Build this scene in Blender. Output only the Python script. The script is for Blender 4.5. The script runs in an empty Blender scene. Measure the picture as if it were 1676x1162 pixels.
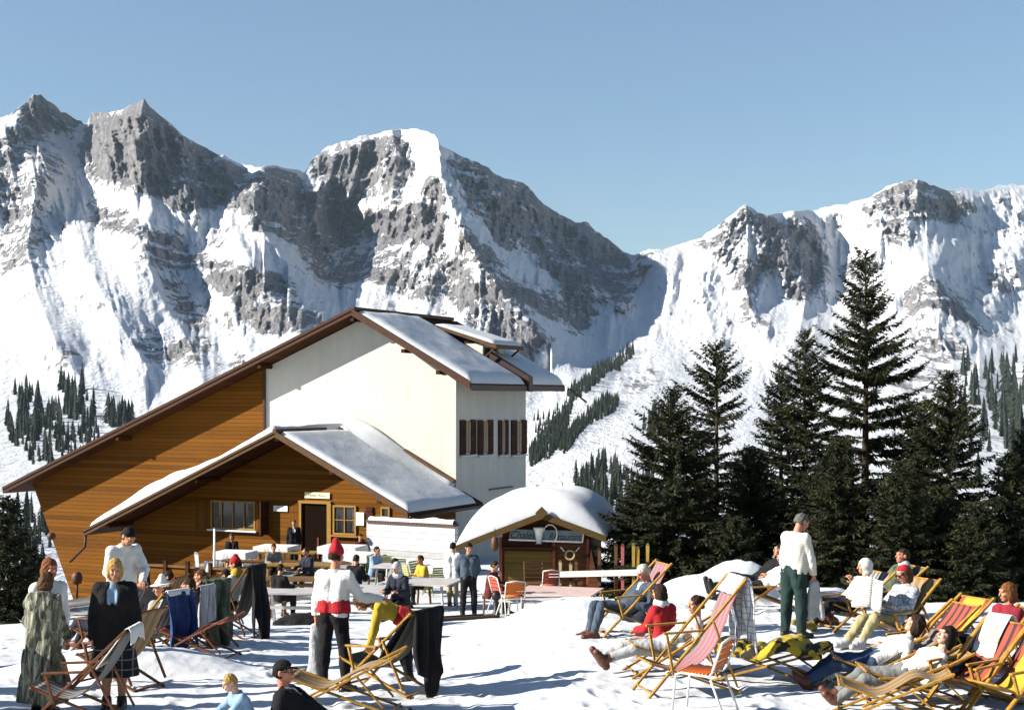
import bpy, bmesh, math, random
import numpy as np
from mathutils import Vector, Matrix
random.seed(7)
rng = np.random.default_rng(11)
SC = bpy.context.scene
COL = SC.collection
R = math.radians
CZ, FL, CX, HY = 6.2, 2400.0, 838.0, 650.0      # camera height, focal length and horizon of the photograph

def P(px, py, d):
    return Vector(((px-CX)/FL*d, d, CZ-(py-HY)/FL*d))

# ------------------------------------------------------------------ materials
MATS = {}
def nt(name):
    m = bpy.data.materials.new(name); m.use_nodes = True
    b = m.node_tree.nodes['Principled BSDF']
    return m, m.node_tree, b
def node(t, kind, **kw):
    n = t.nodes.new(kind)
    for k, v in kw.items():
        if k.startswith('i_'):
            key = k[2:]
            n.inputs[int(key) if key.isdigit() else key].default_value = v
        else: setattr(n, k, v)
    return n
def c4(c): return (c[0], c[1], c[2], 1.0)
def ramp(t, fac, stops, interp='LINEAR'):
    r = t.nodes.new('ShaderNodeValToRGB'); r.color_ramp.interpolation = interp
    el = r.color_ramp.elements
    while len(el) > 1: el.remove(el[0])
    el[0].position = stops[0][0]; el[0].color = c4(stops[0][1])
    for p, c in stops[1:]:
        e = el.new(p); e.color = c4(c)
    if fac is not None: t.links.new(fac, r.inputs[0])
    return r.outputs[0]
def mapped(t, scale, rot=(0,0,0), coord='Object'):
    tc = node(t, 'ShaderNodeTexCoord'); mp = node(t, 'ShaderNodeMapping')
    mp.inputs['Scale'].default_value = scale; mp.inputs['Rotation'].default_value = rot
    t.links.new(tc.outputs[coord], mp.inputs[0]); return mp.outputs[0]
def noise(t, vec, scale, detail=4, rough=.55, dist=0.0):
    n = node(t, 'ShaderNodeTexNoise'); n.inputs['Scale'].default_value = scale
    n.inputs['Detail'].default_value = detail; n.inputs['Roughness'].default_value = rough
    n.inputs['Distortion'].default_value = dist
    if vec is not None: t.links.new(vec, n.inputs['Vector'])
    return n.outputs['Fac']
def bump(t, b, h, strength, dist=.02):
    n = node(t, 'ShaderNodeBump'); n.inputs['Strength'].default_value = strength; n.inputs['Distance'].default_value = dist
    t.links.new(h, n.inputs['Height']); t.links.new(n.outputs[0], b.inputs['Normal']); return n
def mixc(t, fac, a, b, blend='MIX'):
    m = node(t, 'ShaderNodeMix', data_type='RGBA', blend_type=blend)
    for s, v in ((m.inputs[0], fac), (m.inputs[6], a), (m.inputs[7], b)):
        if isinstance(v, (int, float)): s.default_value = v
        elif isinstance(v, tuple): s.default_value = c4(v)
        else: t.links.new(v, s)
    return m.outputs[2]
def mathn(t, op, a, b=0.0, clamp=False):
    m = node(t, 'ShaderNodeMath', operation=op, use_clamp=clamp)
    for s, v in ((m.inputs[0], a), (m.inputs[1], b)):
        if isinstance(v, (int, float)): s.default_value = v
        else: t.links.new(v, s)
    return m.outputs[0]

def mat_cloth(name, col, vary=.35, rough=.9, bscale=60, big=5.0):
    if name in MATS: return MATS[name]
    m, t, b = nt(name)
    v = mapped(t, (1,1,1))
    n1 = noise(t, v, big, 5, .6)
    lo = tuple(x*(1-vary) for x in col); hi = tuple(min(1, x*(1+vary*.6)) for x in col)
    c = ramp(t, n1, [(.3, lo), (.7, hi)])
    t.links.new(c, b.inputs['Base Color']); b.inputs['Roughness'].default_value = rough
    b.inputs['Specular IOR Level'].default_value = .2
    h_ = mathn(t,'ADD',mathn(t,'MULTIPLY',noise(t, v, bscale, 3, .6),.25),noise(t, mapped(t,(1,1,.6)), 11, 3, .55, 1.2))
    bump(t, b, h_, .55, .03)
    MATS[name] = m; return m
def mat_stripe(name, stops, width, rough=.85):
    """canvas with stripes running along the sling: colour changes across local x"""
    if name in MATS: return MATS[name]
    m, t, b = nt(name)
    tc = node(t, 'ShaderNodeTexCoord'); sx = node(t, 'ShaderNodeSeparateXYZ')
    t.links.new(tc.outputs['Object'], sx.inputs[0])
    f = mathn(t, 'ADD', mathn(t, 'MULTIPLY', sx.outputs[0], 1/width), .5, True)
    c = ramp(t, f, stops, 'CONSTANT')
    n1 = noise(t, tc.outputs['Object'], 7, 5, .65)
    c2 = mixc(t, mathn(t, 'MULTIPLY', n1, .35), c, (.25,.2,.16), 'MULTIPLY')
    t.links.new(c2, b.inputs['Base Color']); b.inputs['Roughness'].default_value = rough
    bump(t, b, noise(t, tc.outputs['Object'], 90, 2), .25, .005)
    MATS[name] = m; return m
def mat_check(name, base, line, scale, axis=(0,2), lw=.12, rough=.9):
    if name in MATS: return MATS[name]
    m, t, b = nt(name)
    tc = node(t, 'ShaderNodeTexCoord'); sx = node(t, 'ShaderNodeSeparateXYZ')
    t.links.new(tc.outputs['Object'], sx.inputs[0])
    tot = None
    for a in axis:
        fr = mathn(t, 'FRACT', mathn(t, 'MULTIPLY', sx.outputs[a], scale))
        g = mathn(t, 'LESS_THAN', fr, lw)
        tot = g if tot is None else mathn(t, 'MAXIMUM', tot, g)
    c = mixc(t, tot, base, line)
    t.links.new(c, b.inputs['Base Color']); b.inputs['Roughness'].default_value = rough
    b.inputs['Specular IOR Level'].default_value = .2
    bump(t, b, noise(t, tc.outputs['Object'], 60, 3), .3, .008)
    MATS[name] = m; return m
def mat_wood(name, col, scale=(3,40,40), rough=.6, vary=.45):
    if name in MATS: return MATS[name]
    m, t, b = nt(name)
    v = mapped(t, scale)
    n1 = noise(t, v, 1.2, 6, .65, .4)
    lo = tuple(x*(1-vary) for x in col); hi = tuple(x*(1+vary*.5) for x in col)
    t.links.new(ramp(t, n1, [(.3, lo), (.68, hi)]), b.inputs['Base Color'])
    b.inputs['Roughness'].default_value = rough
    b.inputs['Specular IOR Level'].default_value = .18
    bump(t, b, n1, .3, .006)
    MATS[name] = m; return m
def mat_boards(name, col, pitch=.16, rough=.75, vertical=False):
    """weathered horizontal boarding: grooves every pitch along local z, each board its own tone"""
    if name in MATS: return MATS[name]
    m, t, b = nt(name)
    tc = node(t, 'ShaderNodeTexCoord'); sx = node(t, 'ShaderNodeSeparateXYZ')
    t.links.new(tc.outputs['Object'], sx.inputs[0])
    zz = mathn(t, 'MULTIPLY', sx.outputs[0 if vertical else 2], 1/pitch)
    fl = mathn(t, 'FLOOR', zz); fr = mathn(t, 'FRACT', zz)
    cx = node(t, 'ShaderNodeCombineXYZ'); t.links.new(fl, cx.inputs[2])
    t.links.new(mathn(t, 'MULTIPLY', sx.outputs[2 if vertical else 0], .18), cx.inputs[0])
    wn = node(t, 'ShaderNodeTexWhiteNoise', noise_dimensions='1D'); t.links.new(fl, wn.inputs['W'])
    v = mapped(t, (14,14,1.5) if vertical else (1.5,14,14))
    gr = noise(t, v, 2.0, 6, .7, .6)
    st = noise(t, mapped(t, (.35,.35,.5)), 1.0, 4, .6)
    f = mathn(t, 'ADD', mathn(t, 'MULTIPLY', gr, .5), mathn(t, 'ADD', mathn(t, 'MULTIPLY', wn.outputs[0], .34), mathn(t, 'MULTIPLY', st, .30)))
    lo = tuple(x*.45 for x in col); hi = tuple(x*1.3 for x in col)
    c = ramp(t, f, [(.25, lo), (.55, col), (.85, hi)])
    gv = mathn(t, 'LESS_THAN', fr, .09)
    c = mixc(t, mathn(t, 'MULTIPLY', gv, .7), c, tuple(x*.2 for x in col))
    t.links.new(c, b.inputs['Base Color']); b.inputs['Roughness'].default_value = rough
    b.inputs['Specular IOR Level'].default_value = .08
    hgt = mathn(t, 'ADD', mathn(t, 'MULTIPLY', gv, -1.0), mathn(t, 'MULTIPLY', gr, .3))
    bump(t, b, hgt, .6, .015)
    MATS[name] = m; return m
def mat_plain(name, col, rough=.6, metal=0.0, nscale=6.0, vary=.15, bstr=.1, bscale=30):
    if name in MATS: return MATS[name]
    m, t, b = nt(name)
    v = mapped(t, (1,1,1))
    n1 = noise(t, v, nscale, 5, .6)
    lo = tuple(x*(1-vary) for x in col); hi = tuple(min(1,x*(1+vary)) for x in col)
    t.links.new(ramp(t, n1, [(.3, lo), (.7, hi)]), b.inputs['Base Color'])
    b.inputs['Roughness'].default_value = rough; b.inputs['Metallic'].default_value = metal
    b.inputs['Specular IOR Level'].default_value = .3
    if bstr: bump(t, b, noise(t, v, bscale, 4), bstr, .01)
    MATS[name] = m; return m
def mat_glass(name='window_glass'):
    if name in MATS: return MATS[name]
    m, t, b = nt(name)
    n1 = noise(t, mapped(t, (1,1,1)), 1.5, 2)
    t.links.new(ramp(t, n1, [(.3, (.008,.009,.01)), (.7, (.03,.032,.035))]), b.inputs['Base Color'])
    b.inputs['Roughness'].default_value = .08; MATS[name] = m; return m
def mat_snow(name='snow', fine=True):
    if name in MATS: return MATS[name]
    m, t, b = nt(name)
    v = mapped(t, (1,1,1))
    n0 = noise(t, v, .35, 4, .6)
    t.links.new(ramp(t, n0, [(.3, (.52,.54,.57)), (.7, (.59,.59,.585))]), b.inputs['Base Color'])
    b.inputs['Roughness'].default_value = .75; b.inputs['Specular IOR Level'].default_value = .15
    h = mathn(t, 'ADD', mathn(t, 'MULTIPLY', noise(t, v, 1.6, 5, .6), 1.0), mathn(t, 'MULTIPLY', noise(t, v, 14, 5, .7), .22))
    bump(t, b, h, .24, .10)
    MATS[name] = m; return m

# ------------------------------------------------------------------ mesh collector
class MB:
    def __init__(s): s.v = []; s.f = []; s.m = []
    def add(s, vs, fs, mi=0):
        o = len(s.v); s.v += [tuple(v) for v in vs]; s.f += [tuple(i+o for i in f) for f in fs]; s.m += [mi]*len(fs); return s
    def box(s, c, sz, rot=None, mi=0, bev=0.0):
        x, y, z = sz[0]/2, sz[1]/2, sz[2]/2
        vs = [Vector((a*x, b*y, d*z)) for d in (-1,1) for b in (-1,1) for a in (-1,1)]
        if rot is not None: vs = [rot @ v for v in vs]
        c = Vector(c); vs = [v+c for v in vs]
        return s.add(vs, [(0,2,3,1),(4,5,7,6),(0,1,5,4),(2,6,7,3),(0,4,6,2),(1,3,7,5)], mi)
    def bar(s, a, b, w, h, up=(0,0,1), mi=0):
        a = Vector(a); b = Vector(b); d = b-a; L = d.length; d.normalize()
        u = Vector(up); sd = d.cross(u)
        if sd.length < 1e-4: sd = d.cross(Vector((1,0,0)))
        sd.normalize(); u = sd.cross(d)
        vs = []
        for p in (a, b):
            for i, j in ((-1,-1),(1,-1),(1,1),(-1,1)): vs.append(p + sd*(i*w/2) + u*(j*h/2))
        return s.add(vs, [(0,3,2,1),(4,5,6,7),(0,1,5,4),(1,2,6,5),(2,3,7,6),(3,0,4,7)], mi)
    def tube(s, pts, rad, n=8, mi=0, cap=True):
        pts = [Vector(p) for p in pts]; k = len(pts)
        if isinstance(rad, (int, float)): rad = [rad]*k
        vs = []; ref = None
        for i, p in enumerate(pts):
            d = (pts[min(i+1,k-1)]-pts[max(i-1,0)]).normalized()
            if ref is None: ref = d.orthogonal().normalized()
            ref = (ref - d*ref.dot(d)).normalized(); bb = d.cross(ref)
            for j in range(n):
                a = 2*math.pi*j/n; vs.append(p + (ref*math.cos(a)+bb*math.sin(a))*rad[i])
        fs = [(i*n+j, i*n+(j+1)%n, (i+1)*n+(j+1)%n, (i+1)*n+j) for i in range(k-1) for j in range(n)]
        if cap: fs += [tuple(range(n-1,-1,-1)), tuple((k-1)*n+j for j in range(n))]
        return s.add(vs, fs, mi)
    def prism(s, poly, d, mi=0):
        """poly: list of 3D points in one plane, extruded by vector d"""
        n = len(poly); d = Vector(d); vs = [Vector(p) for p in poly]; vs += [v+d for v in vs]
        fs = [tuple(range(n-1,-1,-1)), tuple(range(n,2*n))] + [(i,(i+1)%n,n+(i+1)%n,n+i) for i in range(n)]
        return s.add(vs, fs, mi)
    def lathe(s, prof, c=(0,0,0), n=16, mi=0):
        vs = []; c = Vector(c)
        for r_, z in prof:
            for j in range(n):
                a = 2*math.pi*j/n; vs.append(c+Vector((r_*math.cos(a), r_*math.sin(a), z)))
        k = len(prof)
        fs = [(i*n+j, i*n+(j+1)%n, (i+1)*n+(j+1)%n, (i+1)*n+j) for i in range(k-1) for j in range(n)]
        fs += [tuple(range(n-1,-1,-1)), tuple((k-1)*n+j for j in range(n))]
        return s.add(vs, fs, mi)
    def build(s, name, mats, parent=None, smooth=False, bev=0.0, loc=None, fixn=True):
        if not isinstance(mats, (list, tuple)): mats = [mats]
        me = bpy.data.meshes.new(name); me.from_pydata(s.v, [], s.f)
        for m in mats: me.materials.append(m)
        if len(mats) > 1: me.polygons.foreach_set('material_index', s.m)
        if fixn:
            bm = bmesh.new(); bm.from_mesh(me); bmesh.ops.recalc_face_normals(bm, faces=bm.faces); bm.to_mesh(me); bm.free()
        if smooth: me.polygons.foreach_set('use_smooth', [True]*len(me.polygons))
        me.update()
        o = bpy.data.objects.new(name, me); COL.objects.link(o)
        if parent is not None: o.parent = parent
        if loc is not None: o.location = loc
        if bev:
            md = o.modifiers.new('bevel', 'BEVEL'); md.width = bev; md.segments = 2; md.limit_method = 'ANGLE'
        return o
def np_mesh(name, v, f, mats, parent=None, smooth=True, mi=None, loc=None):
    v = np.asarray(v, dtype=np.float32); f = np.asarray(f, dtype=np.int32); k = f.shape[1]
    me = bpy.data.meshes.new(name)
    me.vertices.add(len(v)); me.vertices.foreach_set('co', v.ravel())
    me.loops.add(f.size); me.loops.foreach_set('vertex_index', f.ravel())
    me.polygons.add(len(f)); me.polygons.foreach_set('loop_start', np.arange(len(f), dtype=np.int32)*k)
    if not isinstance(mats, (list, tuple)): mats = [mats]
    for m in mats: me.materials.append(m)
    if mi is not None: me.polygons.foreach_set('material_index', np.asarray(mi, dtype=np.int32))
    me.polygons.foreach_set('use_smooth', np.full(len(f), smooth))
    me.update(calc_edges=True)
    o = bpy.data.objects.new(name, me); COL.objects.link(o)
    if parent is not None: o.parent = parent
    if loc is not None: o.location = loc
    return o
def tag(o, label=None, cat=None, group=None, kind=None):
    if label: o['label'] = label
    if cat: o['category'] = cat
    if group: o['group'] = group
    if kind: o['kind'] = kind
    return o
def thing(name, label, cat, loc=(0,0,0), rotz=0.0, group=None):
    o = bpy.data.objects.new(name, None); COL.objects.link(o); o.empty_display_size = .2
    o.location = loc; o.rotation_euler = (0,0,rotz)
    return tag(o, label, cat, group)
def dup(root, loc, rotz, label=None, scale=1.0):
    r = root.copy(); COL.objects.link(r); r.location = loc; r.rotation_euler = (0,0,rotz)
    r.scale = (scale,)*3 if isinstance(scale,(int,float)) else scale
    if label: r['label'] = label
    for ch in list(root.children):
        c = ch.copy(); COL.objects.link(c); c.parent = r
        for g in list(ch.children):
            d = g.copy(); COL.objects.link(d); d.parent = c
    return r

# ------------------------------------------------------------------ numpy noise
class VN:
    """smooth value noise on a lattice"""
    def __init__(s, seed, n=256): s.t = np.random.default_rng(seed).random((n, n)).astype(np.float32); s.n = n
    def __call__(s, x, y):
        xi = np.floor(x).astype(int); yi = np.floor(y).astype(int); fx = x-xi; fy = y-yi
        fx = fx*fx*fx*(fx*(fx*6-15)+10); fy = fy*fy*fy*(fy*(fy*6-15)+10); n = s.n; t = s.t
        a = t[xi%n, yi%n]; b = t[(xi+1)%n, yi%n]; c = t[xi%n, (yi+1)%n]; d = t[(xi+1)%n, (yi+1)%n]
        return (a*(1-fx)+b*fx)*(1-fy)+(c*(1-fx)+d*fx)*fy
    def fbm(s, x, y, o=5, g=.5):
        r = 0; a = 1; w = 0
        for i in range(o): r = r+a*s(x*2**i+17*i, y*2**i+31*i); w += a; a *= g
        return r/w
    def ridged(s, x, y, o=5, g=.55):
        r = 0; a = 1; w = 0
        for i in range(o): r = r+a*(1-np.abs(2*s(x*2**i+17*i, y*2**i+31*i)-1))**1.6; w += a; a *= g
        return r/w
N1, N2, N3 = VN(3), VN(8), VN(21)
def sstep(a, b, x):
    t = np.clip((x-a)/(b-a), 0, 1); return t*t*(3-2*t)

# ------------------------------------------------------------------ ground height
_L = np.array([(-60,2.75),(10,2.75),(16,2.68),(18,2.58),(22,2.3),(26,1.95),(30,1.5),(35.6,.8),(42,.42),(48,.1),(54,-.05),(60,-.2),(66,-.8),(76,-3),(100,-12),(180,-40),(400,-90),(900,-160),(9000,-400)])
_Rr = np.array([(-60,2.8),(10,2.8),(16.5,2.74),(22,2.7),(25,2.66),(27.5,2.35),(31,1.55),(36,.95),(45,.45),(56,-.1),(66,-1.2),(76,-4),(100,-14),(180,-42),(400,-90),(900,-160),(9000,-400)])
BUMPS = []     # x, y, rx, ry, h
for px, py, d, rx, ry, h in ((1168,985,27.4,1.15,.9,.56),(1235,960,27.8,.9,.8,.34),(915,1040,24.8,1.1,1.0,.2),(205,1060,20.4,1.5,1.0,.27),(1345,985,26.5,.6,.6,.3),(660,990,26.5,.55,.5,.34)):
    q = P(px, py, d); BUMPS.append((q.x, q.y, rx, ry, h))
def zg(x, y):
    x = np.asarray(x, float); y = np.asarray(y, float)
    zl = np.interp(y, _L[:,0], _L[:,1]); zr = np.interp(y, _Rr[:,0], _Rr[:,1])
    # slight smoothing of the profile
    for dy in (-.9, .9):
        zl = zl+np.interp(y+dy, _L[:,0], _L[:,1]); zr = zr+np.interp(y+dy, _Rr[:,0], _Rr[:,1])
    zl /= 3; zr /= 3
    t = sstep(-.055, .055, x/np.maximum(y, 6.0))
    z = zl*(1-t)+zr*t
    # falls away to the left of the chalet
    z = z - sstep(-11, -20, x)*sstep(44, 56, y)*1.7
    z = z - sstep(-10,-16, x)*sstep(24,34,y)*.5
    for bx, by, rx, ry, h in BUMPS:
        z = z+h*np.exp(-(((x-bx)/rx)**2+((y-by)/ry)**2)**2.2)
    w = sstep(70, 40, y)
    z = z+w*((N1.fbm(x*.45+40, y*.45+40, 3)-.5)*.13 + (N2.fbm(x*1.9+9, y*1.9+5, 3)-.5)*.045)
    return z
def zgf(x, y): return float(zg(np.array([x]), np.array([y]))[0])
def G(px, py, dmin=14.0, dmax=70.0):
    """where the sight line through a pixel meets the snow"""
    d = np.linspace(dmin, dmax, 2800)
    x = (px-CX)/FL*d; z = CZ-(py-HY)/FL*d
    below = np.nonzero(z <= zg(x, d))[0]
    k = below[0] if len(below) else len(d)-1
    return Vector((x[k], d[k], zgf(x[k], d[k])))
def at(px, d):
    x = (px-CX)/FL*d; return Vector((x, d, zgf(x, d)))

# ------------------------------------------------------------------ camera, light, sky
cam = bpy.data.cameras.new('camera'); co = bpy.data.objects.new('camera', cam); COL.objects.link(co)
co.location = (0,0,CZ); co.rotation_euler = (R(90),0,0)
cam.sensor_width = 36; cam.lens = 36*FL/1676; cam.shift_y = 69/1676; cam.clip_start = .1; cam.clip_end = 40000
SC.camera = co
SUN_AZ, SUN_EL = R(80), R(28)
sdir = Vector((-math.sin(SUN_AZ)*math.cos(SUN_EL), -math.cos(SUN_AZ)*math.cos(SUN_EL), math.sin(SUN_EL)))
sl = bpy.data.lights.new('sun', 'SUN'); so = bpy.data.objects.new('sun', sl); COL.objects.link(so)
sl.energy = 5.0; sl.angle = R(.5); sl.color = (1.0,.95,.86)
so.rotation_euler = sdir.to_track_quat('Z','Y').to_euler(); so.location = sdir*60
W = bpy.data.worlds.new('World'); SC.world = W; W.use_nodes = True
wt = W.node_tree; bg = wt.nodes['Background']
sk = wt.nodes.new('ShaderNodeTexSky'); sk.sky_type = 'NISHITA'; sk.sun_disc = False
sk.sun_elevation = SUN_EL; sk.sun_rotation = math.atan2(sdir.x, sdir.y)
sk.altitude = 1800; sk.air_density = 1.3; sk.dust_density = .4; sk.ozone_density = 3.0
wt.links.new(sk.outputs[0], bg.inputs[0]); bg.inputs[1].default_value = .052
SC.view_settings.view_transform = 'Standard'; SC.view_settings.look = 'None'; SC.view_settings.exposure = 1.28
SC.cycles.max_bounces = 6; SC.cycles.diffuse_bounces = 1; SC.cycles.use_denoising = True
# ================================================================== mountains and snow slopes
SKY = np.array([(-420,260),(-200,230),(-60,205),(8,190),(30,178),(52,158),(66,155),(80,166),(100,182),(130,198),(140,205),(150,187),(190,182),(225,168),(235,161),(246,174),(270,195),(300,222),(330,240),(360,253),(395,267),(420,275),(450,271),(475,278),(498,281),(508,264),(528,246),(560,232),(600,223),(640,214),(690,213),(712,222),(722,238),(745,250),(770,262),(790,270),(810,284),(830,294),(855,297),(875,318),(890,335),(915,350),(940,362),(960,362),(975,380),(995,392),(1010,405),(1022,415),(1040,418),(1062,407),(1085,410),(1110,400),(1150,388),(1180,365),(1205,345),(1220,334),(1240,348),(1262,352),(1290,345),(1330,345),(1380,335),(1420,324),(1450,306),(1480,296),(1500,293),(1520,302),(1545,311),(1575,308),(1600,313),(1640,303),(1676,305),(1760,290),(1900,300),(2100,280)], float)
CTRL = np.array([
 (-420,260,5200),(-420,500,3300),(-420,800,1150),(-420,1000,500),(-200,230,5300),
 (65,155,5200),(10,190,5100),(140,205,5500),(115,250,5250),(60,300,4450),(100,330,4600),(50,450,3450),(20,600,2350),(100,700,1750),(200,720,1650),(0,800,1150),
 (190,182,4900),(235,162,4650),(230,250,4500),(330,240,4900),(380,300,4700),(410,275,5000),(160,290,4700),(250,330,4250),(330,370,4050),(420,395,3950),(200,365,3950),(300,425,3650),
 (120,430,3500),(225,430,3350),(200,560,2450),(330,480,3350),(330,560,2700),(400,430,3300),(440,500,2900),(520,520,2900),
 (430,275,5000),(420,340,4350),(500,340,4800),(590,370,5000),(570,440,4500),(480,430,3900),(510,262,5250),
 (600,225,5150),(650,213,5050),(600,310,4850),(600,345,4500),(680,330,4350),(715,222,4900),(735,300,4450),(760,370,4100),(790,440,3750),(830,490,3450),(880,540,3150),
 (860,298,5400),(1000,395,5380),(1045,470,4640),(950,470,4600),(880,400,5000),(950,530,4000),
 (680,400,4050),(620,440,3950),(650,490,3500),(720,520,3200),(600,600,2400),(750,600,2400),(900,585,2900),
 (1020,415,5350),(1040,480,4330),(1010,540,3800),(900,620,2600),(1110,400,4850),(1080,445,4350),(1062,425,4650),(1220,334,4850),(1150,450,4350),(1100,550,3500),(1000,620,2500),
 (1270,352,5000),(1290,430,4350),(1350,420,4900),(1340,500,4150),(1230,480,4000),(1200,570,3250),(1390,400,4900),(1300,570,3200),
 (1500,293,5200),(1450,340,4850),(1560,350,5000),(1676,305,5500),(1500,420,4300),(1525,455,3950),(1600,450,4400),(1676,480,4300),(1540,560,3150),(1660,560,3500),(1600,650,2200),(1676,720,1650),
 (1300,700,1800),(1100,660,2050),(950,700,1600),(900,780,1100),(1000,820,850),(1300,850,700),(1676,850,850),(300,850,900),(600,850,900),
 (0,900,650),(600,1000,420),(1200,1000,420),(1676,1000,450),(0,1000,420),
 (1900,300,5600),(2100,500,4000),(2100,280,5600),(2100,800,1100),(2100,1000,500)], float)
def tps_fit(c, sm=.05):
    s = 200.0; X = c[:, :2]/s; z = np.log(c[:, 2]); n = len(c)
    d = np.hypot(X[:,None,0]-X[None,:,0], X[:,None,1]-X[None,:,1])
    K = np.where(d > 0, d*d*np.log(d+1e-12), 0)+np.eye(n)*sm*.2
    Pm = np.c_[np.ones(n), X]
    A = np.zeros((n+3, n+3)); A[:n,:n] = K; A[:n,n:] = Pm; A[n:,:n] = Pm.T
    w = np.linalg.solve(A, np.r_[z, 0, 0, 0]); return X, w, s
TPX, TPW, TPSC = tps_fit(CTRL)
def tps(px, py):
    sh = px.shape; X = np.c_[px.ravel(), py.ravel()]/TPSC; out = np.zeros(len(X))
    for i in range(0, len(X), 40000):
        x = X[i:i+40000]; d = np.hypot(x[:,None,0]-TPX[None,:,0], x[:,None,1]-TPX[None,:,1])
        U = d*d*np.log(d+1e-12); n = len(TPX)
        out[i:i+40000] = U@TPW[:n]+TPW[n]+x@TPW[n+1:]
    return np.exp(out).reshape(sh)
# spurs: crest line, how far it stands out (m), reach to the left and to the right (px)
SPURS = [
 ([(235,165),(225,230),(240,300),(250,345)],130,60,60),([(175,190),(170,250),(185,300)],110,35,40),([(300,225),(300,290),(320,350)],120,45,45),([(365,260),(385,310),(375,360)],110,35,45),
 ([(225,385),(245,440),(270,500),(310,560),(330,620)],260,70,60),([(120,360),(140,430),(190,520),(240,600)],170,60,40),([(60,300),(45,400),(60,480),(90,560)],160,40,60),
 ([(395,400),(420,440),(450,490),(500,560)],200,60,80),([(330,440),(370,480),(400,560)],120,40,40),
 ([(425,278),(415,330),(430,380),(470,430)],180,30,90),([(520,310),(515,360),(540,410),(560,450)],120,25,60),
 ([(716,226),(722,290),(752,370),(785,430),(830,490),(900,550)],260,60,120),([(640,215),(650,270),(640,320)],90,35,30),([(575,232),(570,290)],80,30,40),
 ([(860,300),(900,370),(950,450),(990,500)],150,50,60),([(790,272),(820,340),(880,420)],120,40,50),([(930,362),(970,420),(1010,480)],110,30,50),
 ([(680,330),(700,400),(690,460),(700,500)],110,50,40),([(600,390),(620,440),(610,500)],100,50,40),([(770,470),(760,520),(740,570)],140,50,60),([(850,510),(870,545),(930,580)],120,40,40),
 ([(1220,336),(1225,400),(1215,460),(1235,520),(1280,580)],170,60,50),([(1262,354),(1290,420),(1320,480),(1310,540)],170,45,60),([(1300,350),(1345,410),(1350,470)],110,20,25),([(1190,360),(1170,410),(1150,450)],110,40,40),
 ([(1150,480),(1170,560),(1215,620)],110,40,40),([(1062,408),(1040,440)],90,30,25),
 ([(1500,295),(1500,350),(1480,380)],130,60,50),([(1515,440),(1535,490),(1600,550),(1680,600)],210,50,90),([(1530,530),(1560,590),(1600,620)],140,60,60),([(1420,410),(1400,450)],80,30,30),
 ([(1650,430),(1630,490)],90,40,40),([(1000,590),(960,650),(920,720)],90,60,50),([(20,470),(80,560),(150,640)],90,50,50)]
def poly_tent(px, py, line, wl, wr):
    best = np.full(px.shape, 0.0)
    for (x0,y0),(x1,y1) in zip(line[:-1], line[1:]):
        dx, dy = x1-x0, y1-y0; L2 = dx*dx+dy*dy
        t = np.clip(((px-x0)*dx+(py-y0)*dy)/L2, 0, 1)
        ex, ey = px-(x0+t*dx), (py-(y0+t*dy))*.8
        d = np.hypot(ex, ey); w = np.where(ex < 0, wl, wr)
        best = np.maximum(best, np.clip(1-d/w, 0, 1))
    return best
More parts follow.
